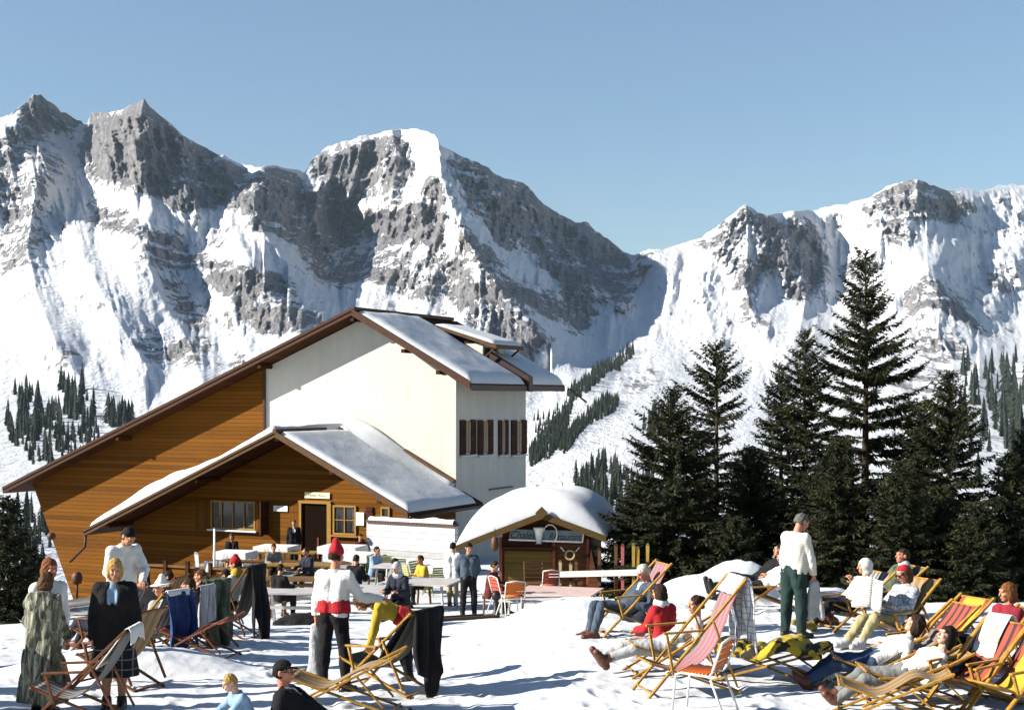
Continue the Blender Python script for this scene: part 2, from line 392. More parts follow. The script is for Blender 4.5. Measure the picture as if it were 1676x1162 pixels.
# bare rock as it lies on the faces
ROCKS = [
 ([(8,190),(30,178),(66,155),(100,182),(135,200),(120,215),(90,222),(60,212),(30,205)],1.0),([(0,205),(55,215),(100,250),(108,275),(90,300),(75,330),(85,360),(60,420),(30,440),(0,450)],.62),
 ([(142,205),(150,187),(190,182),(235,161),(300,222),(340,244),(395,275),(410,300),(400,345),(330,340),(280,345),(220,318),(160,290),(135,275)],1.0),
 ([(130,335),(170,330),(240,370),(236,385),(205,388),(170,375)],.95),([(240,372),(290,395),(345,430),(400,425),(440,445),(500,500),(545,540),(440,545),(400,520),(370,480),(310,445),(250,420)],.9),
 ([(248,420),(285,440),(330,500),(345,560),(320,560),(280,510),(255,470)],.75),
 ([(415,275),(450,270),(500,300),(545,315),(590,350),(585,400),(575,450),(530,440),(470,400),(400,370)],.85),([(500,400),(600,420),(600,460),(560,480),(520,450)],.9),
 ([(510,262),(540,250),(600,232),(650,222),(672,235),(676,270),(640,300),(600,318),(560,310),(525,290)],.86),
 ([(722,238),(790,270),(855,297),(890,335),(960,362),(1020,415),(1050,470),(1020,520),(960,500),(900,450),(830,400),(780,350),(745,300)],.97),
 ([(600,345),(680,335),(735,350),(720,395),(640,400),(590,390)],.8),([(560,420),(680,410),(770,420),(760,480),(700,490),(640,480),(580,455)],.78),([(730,300),(790,400),(840,450),(900,470),(980,510),(1005,530),(930,545),(860,500),(800,480),(760,400)],.85),
 ([(740,480),(800,460),(870,510),(900,560),(860,580),(790,560),(740,520)],.8),([(690,285),(725,300),(720,330),(690,320)],.75),
 ([(1030,440),(1060,408),(1085,412),(1070,440),(1045,455)],.85),
 ([(1150,400),(1220,334),(1240,350),(1225,380),(1195,430),(1170,440)],.85),([(1240,352),(1280,360),(1320,385),(1345,430),(1340,480),(1310,510),(1295,470),(1270,430),(1250,460),(1225,430),(1235,390)],.9),
 ([(1215,430),(1245,440),(1235,500),(1260,560),(1285,590),(1245,570),(1215,510)],.85),([(1175,500),(1200,540),(1225,600),(1260,630),(1215,610),(1180,550)],.72),([(1300,345),(1340,370),(1355,420),(1345,480),(1325,420)],.8),
 ([(1400,340),(1450,306),(1500,293),(1545,311),(1575,310),(1595,335),(1560,370),(1500,362),(1450,345)],.95),([(1430,362),(1480,362),(1505,390),(1470,400),(1440,385)],.85),([(1560,370),(1620,375),(1676,370),(1676,385),(1600,380)],.8),([(1625,315),(1655,305),(1650,335),(1630,335)],.85),
 ([(1360,430),(1420,415),(1460,435),(1430,450),(1380,460)],.75),([(1475,490),(1520,440),(1545,470),(1610,530),(1676,555),(1600,545),(1540,510),(1480,510)],.85),([(1480,545),(1520,525),(1580,560),(1595,590),(1540,600),(1490,580)],.9),([(1620,440),(1665,430),(1676,470),(1640,500),(1615,480)],.72),
 ([(1460,600),(1560,600),(1540,660),(1470,680)],.6),([(1000,620),(1060,600),(1100,640),(1040,650)],.6),([(200,540),(300,545),(345,575),(330,600),(250,590),(200,570)],.8),([(95,560),(130,565),(125,585),(100,580)],.6),([(370,570),(400,560),(405,610),(380,600)],.7),([(20,380),(60,420),(95,470),(70,480),(30,430)],.55),([(170,480),(200,460),(195,500),(160,505)],.5),
 ([(-200,230),(-20,200),(0,300),(-60,420),(-200,400)],.9),([(1680,310),(1800,300),(1860,420),(1720,420)],.85)]
def in_poly(px, py, poly):
    r = np.zeros(px.shape, bool); n = len(poly)
    for i in range(n):
        x0,y0 = poly[i]; x1,y1 = poly[(i+1)%n]
        if y0 == y1: continue
        c = ((y0 > py) != (y1 > py)) & (px < (x1-x0)*(py-y0)/(y1-y0)+x0); r ^= c
    return r
def blur(a, k, it=2):
    for _ in range(it):
        for ax in (0,1):
            pad = [(0,0),(0,0)]; pad[ax] = (k,k)
            c = np.cumsum(np.pad(a, pad, mode='edge'), axis=ax)
            n = a.shape[ax]; z = np.zeros_like(np.take(c,[0],axis=ax)); c = np.concatenate([z,c],axis=ax)
            hi = np.take(c, range(2*k+1, 2*k+1+n), axis=ax); lo = np.take(c, range(0, n), axis=ax)
            a = (hi-lo)/(2*k+1)
    return a
def sky_y(px): return np.interp(px, SKY[:,0], SKY[:,1])
def mdist(px, py):
    """distance of the mountain face seen in direction (px, py)"""
    px = np.asarray(px, float); py = np.asarray(py, float)
    d = tps(px, py)
    for line, h, wl, wr in SPURS: d = d - (1.25 if line[0][0] > 1000 or line[0][1] > 340 else 2.1)*h*(d/4500)*poly_tent(px, py, line, wl, wr)**1.1
    return d
def mpos(px, py):
    d = float(mdist(np.array([px]), np.array([py]))[0]); return P(px, py, d)

cols = np.arange(-420, 2101, 2.2); nr = 330
sy = sky_y(cols) + (N1.fbm(cols*.09, cols*0+3, 4)-.5)*7*(1-.6*np.exp(-((cols-1100)/60)**2))
tt_ = np.linspace(0, 1, nr)**1.18
PX = np.repeat(cols[None,:], nr, 0); PY = sy[None,:]+(1010-sy[None,:])*tt_[:,None]
wx = (N2.fbm(PX*.035, PY*.035, 4)-.5)*46; wy = (N3.fbm(PX*.035+50, PY*.035, 4)-.5)*34
rock = np.zeros(PX.shape)
for poly, s_ in ROCKS:
    rock = np.maximum(rock, in_poly(PX+wx*.9, PY+wy*.9, poly)*min(1.05, s_+.03))
speck = sstep(.50,.72,N2.ridged(PX*.021+5, PY*.017, 5, .6))*np.where(PX < 900, .52, .36)*sstep(640,520,PY)*sstep(.44,.56,N3.fbm(PX*.008+2, PY*.010, 3))
rock = np.maximum(rock, speck)
rock = .55*blur(rock, 2, 2)+.45*blur(rock, 7, 2)
D = mdist(PX, PY)
# fall-line relief: sharp on rock, soft on snow
slant = PX + (PY-400)*np.where(PX < 900, -.28, .22)*np.sin(PX*.006+1)
rl = N1.ridged(slant*.030, PY*.011+7, 5, .6)-.45
rs = N2.ridged(slant*.085+30, PY*.05, 4, .6)-.45
gl = N3.fbm(PX*.014, PY*.010+3, 4)-.5
far = np.clip((D-1300)/3000, 0, 1)**1.2
edge = np.clip((PY-sy[None,:])/25, .15, 1)
D = D - far*edge*((85+210*rock)*rl + (20+95*rock)*rs + 250*gl)
X = (PX-CX)/FL*D; Z = CZ-(PY-HY)/FL*D
# the far side of the ridge falls away behind the skyline
back = []
for dy, dz in ((2600,-1500),(900,-420),(160,-45)):
    k = (D[0]+dy); back.append((X[0]*k/D[0], k, Z[0]+dz))
XX = np.vstack([b[0][None,:] for b in back]+[X]); YY = np.vstack([b[1][None,:] for b in back]+[D]); ZZ = np.vstack([b[2][None,:] for b in back]+[Z])
RK = np.vstack([rock[:1]]*3+[rock])
nrr, nc = XX.shape
idx = np.arange(nrr*nc).reshape(nrr, nc)
F = np.stack([idx[:-1,:-1], idx[1:,:-1], idx[1:,1:], idx[:-1,1:]], -1).reshape(-1,4)

m, t, b = nt('alpine_face'); MATS['alpine'] = m
at_ = node(t, 'ShaderNodeAttribute', attribute_name='rock')
v = mapped(t, (1,.22,.5)); v2 = mapped(t, (1,1,1))
nA = noise(t, v, .009, 8, .68, .5); nB = noise(t, v, .045, 6, .7, .4); nC = noise(t, v2, .004, 5, .6)
geo = node(t, 'ShaderNodeNewGeometry'); sep = node(t, 'ShaderNodeSeparateXYZ'); t.links.new(geo.outputs['Normal'], sep.inputs[0])
f = mathn(t, 'ADD', at_.outputs['Fac'], mathn(t, 'MULTIPLY', mathn(t, 'SUBTRACT', nA, .5), 2.6))
f = mathn(t, 'ADD', f, mathn(t, 'MULTIPLY', mathn(t, 'SUBTRACT', nB, .5), 2.0))
nD = noise(t, v, .10, 6, .7)
f = mathn(t, 'ADD', f, mathn(t, 'MULTIPLY', mathn(t, 'SUBTRACT', nD, .5), 1.6))
nS = noise(t, mapped(t, (.35,.1,2.6), (0,R(17),0)), .011, 5, .65, .6)
f = mathn(t, 'SUBTRACT', f, mathn(t, 'MULTIPLY', ramp(t, nS, [(.50,(0,0,0)),(.62,(1,1,1))]), .42))
f = mathn(t, 'SUBTRACT', f, mathn(t, 'MULTIPLY', mathn(t, 'SUBTRACT', sep.outputs[2], .55), .45))
fac = ramp(t, f, [(.40,(0,0,0)),(.54,(1,1,1))])
nV = noise(t, mapped(t, (1,.35,.13), (0,R(-8),0)), .055, 5, .7, .5)
rc = ramp(t, mathn(t, 'ADD', mathn(t, 'MULTIPLY', nB, .35), mathn(t, 'ADD', mathn(t, 'MULTIPLY', nD, .25), mathn(t, 'MULTIPLY', nV, .4))), [(.33,(.07,.067,.066)),(.5,(.215,.204,.195)),(.66,(.43,.41,.39))])
wn_ = ramp(t, nC, [(.35,(0,0,0)),(.65,(1,1,1))])
rc = mixc(t, wn_, rc, (.8,.82,.95), 'MULTIPLY')
sn = ramp(t, nC, [(.3,(.53,.55,.59)),(.7,(.62,.62,.62))])
t.links.new(mixc(t, fac, sn, rc), b.inputs['Base Color'])
b.inputs['Roughness'].default_value = .85; b.inputs['Specular IOR Level'].default_value = .1
hh = mathn(t, 'MULTIPLY', mathn(t, 'ADD', mathn(t, 'MULTIPLY', nV, 1.1), mathn(t, 'ADD', mathn(t, 'MULTIPLY', nB, .8), mathn(t, 'MULTIPLY', nD, .5))), mathn(t, 'ADD', mathn(t, 'MULTIPLY', fac, .8), .22))
bump(t, b, hh, .9, 30.0)
mo = np_mesh('mountains', np.stack([XX, YY, ZZ], -1).reshape(-1,3), F, m)
a = mo.data.attributes.new('rock', 'FLOAT', 'POINT'); a.data.foreach_set('value', RK.ravel().astype(np.float32))
tag(mo, kind='structure', label='jagged snow covered alpine massif with dark bare rock faces', cat='mountains')

# ================================================================== snow ground, one sheet
gy = np.concatenate([np.arange(-40, 13, 2.0), np.arange(13, 27, .055), np.arange(27, 36, .1), np.arange(36, 72, .3), np.array([74,78,84,92,104,120,150,200,280,400,600,900,1500,2500,4500,8000])])
gt = np.concatenate([np.linspace(-3.2,-.42,14)[:-1], np.linspace(-.42,.42,560), np.linspace(.42,3.2,14)[1:]])
YG = np.repeat(gy[:,None], len(gt), 1); XG = gt[None,:]*np.maximum(np.abs(YG)*1.0, 14.0)
ZG = zg(XG, YG)
# trodden snow: footprints and scuffs between the chairs, wind ripples elsewhere
tr = sstep(34, 22, YG)*sstep(12.5, 15, YG)
ZG = ZG + tr*((N3.ridged(XG*1.6+3, YG*2.4, 3)-.5)*.05)
gf = np.random.default_rng(77)
for w_ in range(34):
    x, y = gf.uniform(-7,7), gf.uniform(14.5,27); a_ = gf.uniform(0,6.28)
    for k in range(int(gf.integers(8,34))):
        a_ += gf.normal(0,.14); x += .62*math.cos(a_); y += .62*math.sin(a_)
        if not (14.2 < y < 29 and abs(x) < .40*y): continue
        fx, fy = x-math.sin(a_)*.11*(-1)**k, y+math.cos(a_)*.11*(-1)**k
        i0, i1 = np.searchsorted(gy,(fy-.4,fy+.4)); j0, j1 = np.searchsorted(gt,((fx-.4)/fy,(fx+.4)/fy))
        xs, ys = XG[i0:i1,j0:j1]-fx, YG[i0:i1,j0:j1]-fy
        u = xs*math.cos(a_)+ys*math.sin(a_); v_ = -xs*math.sin(a_)+ys*math.cos(a_); r2 = (u/.17)**2+(v_/.085)**2
        ZG[i0:i1,j0:j1] += -.036*np.exp(-r2**1.5)+.012*np.exp(-((np.sqrt(r2)-1.5)/.45)**2)
idx = np.arange(YG.size).reshape(YG.shape)
F = np.stack([idx[:-1,:-1], idx[:-1,1:], idx[1:,1:], idx[1:,:-1]], -1).reshape(-1,4)
go = np_mesh('snow_ground', np.stack([XG, YG, ZG], -1).reshape(-1,3), F, mat_snow())
tag(go, kind='structure')
# ================================================================== the chalet
TH = R(25); DU = (math.cos(TH), -math.sin(TH)); DR = (math.sin(TH), math.cos(TH))
D0 = 56.0; F0 = ((515-CX)/FL*D0, D0)          # foot of the annex door
def bpx(px, py, tt):
    """pixel -> (s, z) on the vertical plane at depth tt behind the annex front"""
    k = (px-CX)/FL; ox = F0[0]+DR[0]*tt; oy = F0[1]+DR[1]*tt
    s = (k*oy-ox)/(DU[0]-k*DU[1]); y = oy+s*DU[1]
    return s, CZ-(py-HY)/FL*y
def bside(px, py, s):
    """pixel -> (t, z) on the side plane at s"""
    k = (px-CX)/FL; ox = F0[0]+s*DU[0]; oy = F0[1]+s*DU[1]
    tt = (k*oy-ox)/(DR[0]-k*DR[1]); y = oy+DR[1]*tt
    return tt, CZ-(py-HY)/FL*y
def bworld(s, tt, z): return Vector((F0[0]+s*DU[0]+tt*DR[0], F0[1]+s*DU[1]+tt*DR[1], z))
def b_on_roof(px, py, s0, z0, sl):
    """pixel -> point on roof plane z = z0 - sl*(s-s0)"""
    dx, dz = (px-CX)/FL, -(py-HY)/FL
    # world (dx*y, y, CZ+dz*y); s = (x-F0x)*DUx+(y-F0y)*DUy
    a = dx*DU[0]+DU[1]; c = -(F0[0]*DU[0]+F0[1]*DU[1])
    y = (z0-sl*(c-s0)-CZ)/(dz+sl*a)
    x = dx*y; s = (x-F0[0])*DU[0]+(y-F0[1])*DU[1]; tt = (x-F0[0])*DR[0]+(y-F0[1])*DR[1]
    return s, tt, CZ+dz*y

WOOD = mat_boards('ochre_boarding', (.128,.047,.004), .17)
WOODV = mat_boards('ochre_boarding_upright', (.12,.044,.004), .15, vertical=True)
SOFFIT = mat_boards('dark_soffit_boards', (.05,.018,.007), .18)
FASC = mat_wood('red_brown_bargeboard', (.055,.020,.008), (2,20,20))
FASC2 = mat_wood('weathered_bargeboard', (.085,.042,.015), (2,20,20))
SNOW = MATS['snow']
DARK = mat_plain('doorway_dark_paint', (.010,.006,.004), 1.0); DARK.node_tree.nodes['Principled BSDF'].inputs['Specular IOR Level'].default_value = 0.0
GLASS = mat_glass()
FRAME = mat_wood('ochre_window_frame', (.28,.15,.03))
SHUT = mat_boards('brown_shutter', (.05,.018,.01), .12)
STEEL = mat_plain('dark_gutter_metal', (.05,.03,.024), .5, .6)
# rough plaster
m, t, b = nt('cream_plaster'); PLAST = m
v = mapped(t, (1,1,1)); n1 = noise(t, v, .45, 5, .6); n2 = noise(t, mapped(t,(2.5,2.5,.25)), 1.0, 5, .65)
c = ramp(t, n1, [(.25,(.46,.445,.39)),(.7,(.53,.515,.46))])
c = mixc(t, mathn(t,'MULTIPLY', ramp(t, n2, [(.42,(0,0,0)),(.75,(1,1,1))]), .42), c, (.36,.335,.29))
t.links.new(c, b.inputs['Base Color']); b.inputs['Roughness'].default_value = .95
bump(t, b, noise(t, v, 9, 6, .7), .35, .04)

ch = thing('chalet', 'large mountain chalet with cream plaster gable, ochre timber wing and low snowy annex', 'chalet', (F0[0],F0[1],0), -TH)
T = 3.9
AP = bpx(575,508,T-1.0); LE = bpx(5,800,T-1.0); RE = bpx(770,628,T-1.0)
kr = (AP[1]-RE[1])/(RE[0]-AP[0]); kl = (AP[1]-LE[1])/(AP[0]-LE[0])
RT = .26                                             # roof build-up
def mz(s):  # top of main roof
    return AP[1]-kr*(s-AP[0]) if s > AP[0] else AP[1]-kl*(AP[0]-s)
SW, SE = -4.92, 4.06
# plaster block
poly = [(SW,-1.2),(SE,-1.2),(SE,mz(SE)-RT),(AP[0],AP[1]-RT),(SW,mz(SW)-RT)]
MB().prism([(s,T,z) for s,z in poly],(0,6.65,0)).build('plaster_wall', PLAST, ch)
# timber wing, end wall leaning out
LT = bpx(62,812,T); LB = bpx(111,952,T); lx = LT[0]-.1
zb = -3.4; slope = (LB[0]-LT[0])/(LB[1]-LT[1]); lb = LT[0]+slope*(zb-LT[1])
poly = [(lb,zb),(SW-.004,zb),(SW-.004,mz(SW)-RT),(LT[0]+slope*(mz(LT[0])-RT-LT[1]),mz(LT[0])-RT)]
MB().prism([(s,T-.05,z) for s,z in poly],(0,8.5,0)).build('timber_wall', WOOD, ch)
MB().bar((SW-.02,T-.09,-1.2),(SW-.02,T-.09,mz(SW)-RT-.02),.10,.07,(0,1,0)).build('corner_board', FASC, ch)
# main roof: two slabs
def slab(mb, sA, zA, sB, zB, t0, t1, th, mi=0):
    mb.prism([(sA,t0,zA),(sB,t0,zB),(sB,t0,zB-th),(sA,t0,zA-th)],(0,t1-t0,0),mi)
TB = 12.2
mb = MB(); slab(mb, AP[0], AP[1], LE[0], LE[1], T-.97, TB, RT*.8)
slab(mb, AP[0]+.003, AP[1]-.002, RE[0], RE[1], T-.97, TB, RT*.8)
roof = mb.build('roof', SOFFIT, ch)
for (sA,zA),(sB,zB),mm in ((AP,LE,FASC),(AP,RE,FASC)):
    mb = MB(); dz = -.30
    mb.prism([(sA,T-1.03,zA+.05),(sB,T-1.03,zB+.05),(sB,T-1.03,zB-.20),(sA,T-1.03,zA-.20)],(0,.055,0))
    mb.prism([(sA,T-1.07,zA+.09),(sB,T-1.07,zB+.09),(sB,T-1.07,zB-.03),(sA,T-1.07,zA-.03)],(0,.038,0))
    mb.build('bargeboard', mm, roof)
# purlin heads and brackets under the overhang
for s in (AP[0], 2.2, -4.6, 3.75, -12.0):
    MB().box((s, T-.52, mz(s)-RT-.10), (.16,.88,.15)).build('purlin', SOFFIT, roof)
# eaves board, gutter on the right side
mb = MB(); mb.prism([(RE[0]-.02,T-1.0,RE[1]-.02),(RE[0]+.06,T-1.0,RE[1]-.05),(RE[0]+.06,T-1.0,RE[1]-.27),(RE[0]-.02,T-1.0,RE[1]-.24)],(0,TB-T+.9,0)); mb.build('eaves_board', STEEL, roof)
MB().tube([(RE[0]+.13,TB+.1,RE[1]-.16),(RE[0]+.13,TB+.5,RE[1]-.2),(RE[0]+.5,TB+1.3,RE[1]-.75)],.045).build('gutter_spout', STEEL, roof, True)
# snow lying on the roof: soft slab with rounded edges
def snow_slab(name, par, sA, sB, t0, t1, zf, h, ns=40, nt_=46, seed=0, edge=.5, cut=None, lump=.5):
    s_ = np.linspace(sA, sB, ns); q = np.linspace(t0, t1, nt_); S, Q = np.meshgrid(s_, q, indexing='ij')
    z0 = np.vectorize(zf)(S)
    es = np.minimum(np.abs(S-sA), np.abs(S-sB)); eq = np.minimum(Q-t0, t1-Q)
    e = np.minimum(es, eq); prof = np.sqrt(np.clip(1-(1-np.clip(e/edge,0,1))**2, 0, 1))
    hh = h*prof*(1-lump*.5+lump*N1.fbm(S*.7+seed, Q*.5+seed*3, 3))+.012
    if cut is not None: hh = hh*np.vectorize(cut)(S, Q)
    top = np.stack([S, Q, z0+hh], -1).reshape(-1,3); bot = np.stack([S, Q, z0+.004], -1).reshape(-1,3)
    n = S.size; idx = np.arange(n).reshape(S.shape)
    f = np.stack([idx[:-1,:-1], idx[1:,:-1], idx[1:,1:], idx[:-1,1:]], -1).reshape(-1,4)
    fb = f[:, ::-1]+n
    ring = np.concatenate([idx[:,0], idx[-1,1:], idx[-2::-1,-1], idx[0,-2:0:-1]]); r2 = np.roll(ring,-1)
    fs = np.stack([ring, r2, r2+n, ring+n], -1)
    V = np.vstack([top, bot]); Fc = np.vstack([f, fb, fs])
    o = np_mesh(name, V, Fc, SNOW, par)
    bm = bmesh.new(); bm.from_mesh(o.data); bmesh.ops.recalc_face_normals(bm, faces=bm.faces); bm.to_mesh(o.data); bm.free()
    return o
snow_slab('snow', roof, AP[0]+.18, RE[0]-.02, T-.86, 8.0, mz, .24, seed=3, edge=.45)
snow_slab('snow', roof, AP[0]+2.6, RE[0]-.02, 8.55, TB-.1, mz, .30, seed=9, edge=.35)
snow_slab('snow', roof, LE[0]+.3, AP[0]-.25, T-.6, TB-.2, mz, .07, 60, 30, seed=5, edge=.5)
# ridge board
MB().bar((AP[0]+.02,T-1.0,AP[1]+.07),(AP[0]+.02,11.65,AP[1]+.07),.2,.14).build('ridge_board', FASC2, roof)
# dark sloped beam in place of the dark gap between the two roof pieces
mb = MB(); s0 = 2.3
mb.prism([(s0,8.1,mz(s0)+.42),(RE[0]+.12,8.1,mz(RE[0])+.34),(RE[0]+.12,8.1,mz(RE[0])-.3),(s0,8.1,mz(s0)-.2)],(0,.4,0)); mb.build('parapet', STEEL, roof)
# shed dormer
dl = b_on_roof(790,588,AP[0],AP[1],kr); dr_ = b_on_roof(836,596,AP[0],AP[1],kr)
ds = dl[0]; dt0, dt1 = dl[1], min(dr_[1], dl[1]+2.3); dzb = mz(ds)
tz = CZ-(566-HY)/FL*(bworld(ds,dt0,0).y)
dorm = MB().box((ds-.6,(dt0+dt1)/2,(dzb+tz)/2+.05),(1.2,dt1-dt0,tz-dzb+.1)).build('dormer', PLAST, ch)
k = 3
for i in range(k):
    a = dt0+.12+(dt1-dt0-.24)*i/k; w = (dt1-dt0-.24)/k-.12
    MB().box((ds+.012,a+w/2+.06,dzb+.08+(tz-dzb)*.42),(.03,w,(tz-dzb)*.62)).build('dormer_window', GLASS, dorm)
sb = ds-2.2; zbk = mz(sb)
MB().prism([(ds+.75,dt0-.25,tz+.02),(sb,dt0-.25,zbk+.28),(sb,dt0-.25,zbk+.16),(ds+.75,dt0-.25,tz-.14)],(0,dt1-dt0+.6,0)).build('dormer_roof', FASC2, dorm)
for q in (dt0-.1, dt1+.2): MB().bar((ds+.05,q,tz-.55),(ds+.62,q,tz-.1),.07,.07).build('bracket', FASC, dorm)
snow_slab('dormer_snow', dorm, sb+.05, ds+.7, dt0-.2, dt1+.3, lambda s: (zbk+.285)+(tz+.025-zbk-.285)*(s-sb)/(ds+.75-sb), .12, 14, 18, seed=12, edge=.3)

# side windows with open shutters
def shutter_mb(a, w, z0, z1, s):
    return MB().box((s+.03,a+w/2,(z0+z1)/2),(.05,w,z1-z0))
for (p0, p1) in ((752,778),(781,806),(815,831),(836,861)):
    q0, zt = bside(p0, 690, SE); q1, _ = bside(p1, 690, SE); zb_ = bside(p0,742,SE)[1]
    w = q1-q0; sw = w*.34
    fr = MB().box((SE+.018,q0+w/2,(zt+zb_)/2),(.04,w*.36,zt-zb_)).build('window', FRAME, ch)
    mb = MB(); 
    for kk in (0,1): mb.box((SE+.040,q0+w*(.5+(kk-.5)*.15),(zt+zb_)/2),(.012,w*.12,(zt-zb_)*.9))
    mb.build('pane', GLASS, fr)
    shutter_mb(q0, sw, zb_-.06, zt+.06, SE).build('shutter', SHUT, fr)
    shutter_mb(q1-sw, sw, zb_-.06, zt+.06, SE).build('shutter', SHUT, fr)
    MB().box((SE+.05,q0+w/2,zb_-.12),(.12,w*1.02,.06)).build('sill', SNOW, fr)
q0, zt = bside(800, 801, SE); q1, _ = bside(838, 801, SE)
MB().box((SE+.03,(q0+q1)/2,zt),(.07,q1-q0,.06)).build('lintel_strip', STEEL, ch)

# ---------------------------------------------------------------- annex
O = 1.6
AR = bpx(450,708,-O); AL = bpx(137,870,-O); AE = bpx(668,840,-O)
akr = (AR[1]-AE[1])/(AE[0]-AR[0]); akl = (AR[1]-AL[1])/(AR[0]-AL[0])
def az(s): return AR[1]-akr*(s-AR[0]) if s > AR[0] else AR[1]-akl*(AR[0]-s)
AW, AEs = -9.25, 4.03
poly = [(AW,-3.2),(AEs,-1.2),(AEs,az(AEs)-.2),(AR[0],AR[1]-.2),(AW,az(AW)-.2)]
MB().prism([(s,0,z) for s,z in poly],(0,T-.055,0)).build('annex_wall', WOOD, ch)
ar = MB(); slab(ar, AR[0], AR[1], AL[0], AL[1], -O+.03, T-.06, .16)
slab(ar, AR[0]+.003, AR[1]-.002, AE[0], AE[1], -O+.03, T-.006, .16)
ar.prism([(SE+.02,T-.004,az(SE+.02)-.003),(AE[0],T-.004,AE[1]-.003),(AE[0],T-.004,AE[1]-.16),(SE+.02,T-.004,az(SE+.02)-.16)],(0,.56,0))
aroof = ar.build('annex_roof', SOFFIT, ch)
for (sA,zA),(sB,zB) in ((AR,AL),(AR,AE)):
    mb = MB()
    mb.prism([(sA,-O-.03,zA+.04),(sB,-O-.03,zB+.04),(sB,-O-.03,zB-.17),(sA,-O-.03,zA-.17)],(0,.055,0))
    mb.prism([(sA,-O-.07,zA+.075),(sB,-O-.07,zB+.075),(sB,-O-.07,zB-.02),(sA,-O-.07,zA-.02)],(0,.038,0))
    mb.build('bargeboard', FASC2, aroof)
for s in (AR[0],-4.4,-8.7,1.7,3.7): MB().box((s,-.8,az(s)-.25),(.14,1.5,.13)).build('purlin', SOFFIT, aroof)
MB().bar((AR[0],-O-.05,AR[1]+.075),(AR[0],1.9,AR[1]+.075),.15,.12).build('ridge_board', FASC2, aroof)
snow_slab('snow', aroof, AL[0]+.05, AR[0]-.12, -O+.12, T-.1, az, .62, 60, 40, seed=21, edge=.6, cut=lambda s,q: .82+.25*math.sin(s*.8+1))
# right slope: thin at the verge, a drift heaped against the plaster wall
snow_slab('snow', aroof, AR[0]+.15, AE[0]-.02, -O+.1, T-.012, az, .2, 60, 50, seed=33, edge=.35)
def drift(par):
    ns, nq = 50, 16; V = []; 
    s_ = np.linspace(AR[0]-.9, SE-.05, ns)
    for s in s_:
        u = (s-AR[0])/(SE-AR[0]); hgt = (.34*math.exp(-((u-.25)/.30)**2)+.20)*min(1,(s-s_[0])/.9+.05)*min(1,(SE-s)/.3+.3)
        wd = 1.1+.5*math.sin(s*1.3)
        for j in range(nq):
            w = j/(nq-1); V.append((s, T-.06-wd*w, az(s)+.1+hgt*(1-w)**1.7*(1-.15*math.sin(w*6+s))))
    idx = np.arange(ns*nq).reshape(ns,nq); f = np.stack([idx[:-1,:-1],idx[1:,:-1],idx[1:,1:],idx[:-1,1:]],-1).reshape(-1,4)
    o = np_mesh('snow', V, f, SNOW, par); md = o.modifiers.new('thick','SOLIDIFY'); md.thickness = .08; md.offset = -1
drift(aroof)
a = b_on_roof(648,744,AR[0],AR[1]+.3,akr); e = (SE-.02, T-.12, az(SE-.02)+.3)
MB().bar((a[0],T-.14,az(a[0])+.42),(SE-.02,T-.14,az(SE)+.36),.16,.2).build('flashing_board', FASC2, aroof)
MB().tube([(AL[0]+.02,-O+.1,AL[1]-.12),(AL[0]-.02,-O+.1,AL[1]-.62),(AL[0]-.75,-O+.05,AL[1]-1.25)],.05).build('gutter_spout', STEEL, aroof, True)
MB().tube([(AE[0]+.08,-O,AE[1]-.14),(AE[0]+.08,T+.5,AE[1]-.14)],.06).build('gutter', STEEL, aroof, True)

# windows, door, shutters on the annex front
def fwin(p0, y0, p1, y1, cols_, rows_, name='window', sillm=FRAME):
    s0, z1 = bpx(p0,y0,0); s1, z0 = bpx(p1,y1,0); w = s1-s0; h = z1-z0
    mb = MB()
    MB_ = mb
    for x in (s0+.035, s1-.035): mb.box((x,-.035,(z0+z1)/2),(.07,.07,h))
    for z in (z0+.035, z1-.035): mb.box(((s0+s1)/2,-.037,z),(w-.14,.065,.07))
    for i in range(1,cols_): mb.box((s0+w*i/cols_,-.033,(z0+z1)/2),(.045,.055,h-.14))
    for j in range(1,rows_): mb.box(((s0+s1)/2,-.030,z0+h*j/rows_),(w-.14,.04,.03))
    fr = mb.build(name, FRAME, ch)
    MB().box(((s0+s1)/2,-.006,(z0+z1)/2),(w-.06,.010,h-.06)).build('pane', GLASS, fr)
    MB().box(((s0+s1)/2,-.09,z0-.04),(w+.2,.16,.06)).build('sill', SNOW if p0 < 400 else sillm, fr)
    for x0_, x1_ in ((s0+.09,s0+w*.17),(s1-w*.17,s1-.09)):
        n = 7; cb = MB()
        for i in range(n):
            a = x0_+(x1_-x0_)*i/n; cb.box((a+(x1_-x0_)/n/2,-.014-.004*(i%2),z0+h*.52),((x1_-x0_)/n*.98,.006,h*.8))
        cb.build('curtain', mat_cloth('pale_curtain',(.12,.10,.07)), fr)
    return fr, s0, s1, z0, z1
def fshut(p0, y0, p1, y1, mm=WOODV, par=None):
    s0, z1 = bpx(p0,y0,0); s1, z0 = bpx(p1,y1,0)
    mb = MB(); mb.box(((s0+s1)/2,-.045,(z0+z1)/2),(s1-s0,.04,z1-z0))
    for z in (z0+.15, z1-.15): mb.box(((s0+s1)/2,-.075,z),(s1-s0-.04,.02,.09))
    return mb.build('shutter', mm, par or ch)
w1 = fwin(346,818,419,868,4,1)[0]
fshut(322,818,345,868,WOODV,w1); fshut(420,822,437,872,WOODV,w1)
s0, z1 = bpx(437,820,0); s1, z0 = bpx(446,875,0)
MB().box((s0+.02,-.22,(z0+z1)/2),(.05,.42,z1-z0),Matrix.Rotation(R(-12),3,'Z')).build('shutter', SHUT, w1)
w2 = fwin(546,826,584,876,2,2)[0]
w3 = fwin(624,829,639,857,1,1)[0]
fshut(600,829,611,858,SHUT,w3)
s0, zt = bpx(495,823,0); s1, zb_ = bpx(537,919,0)
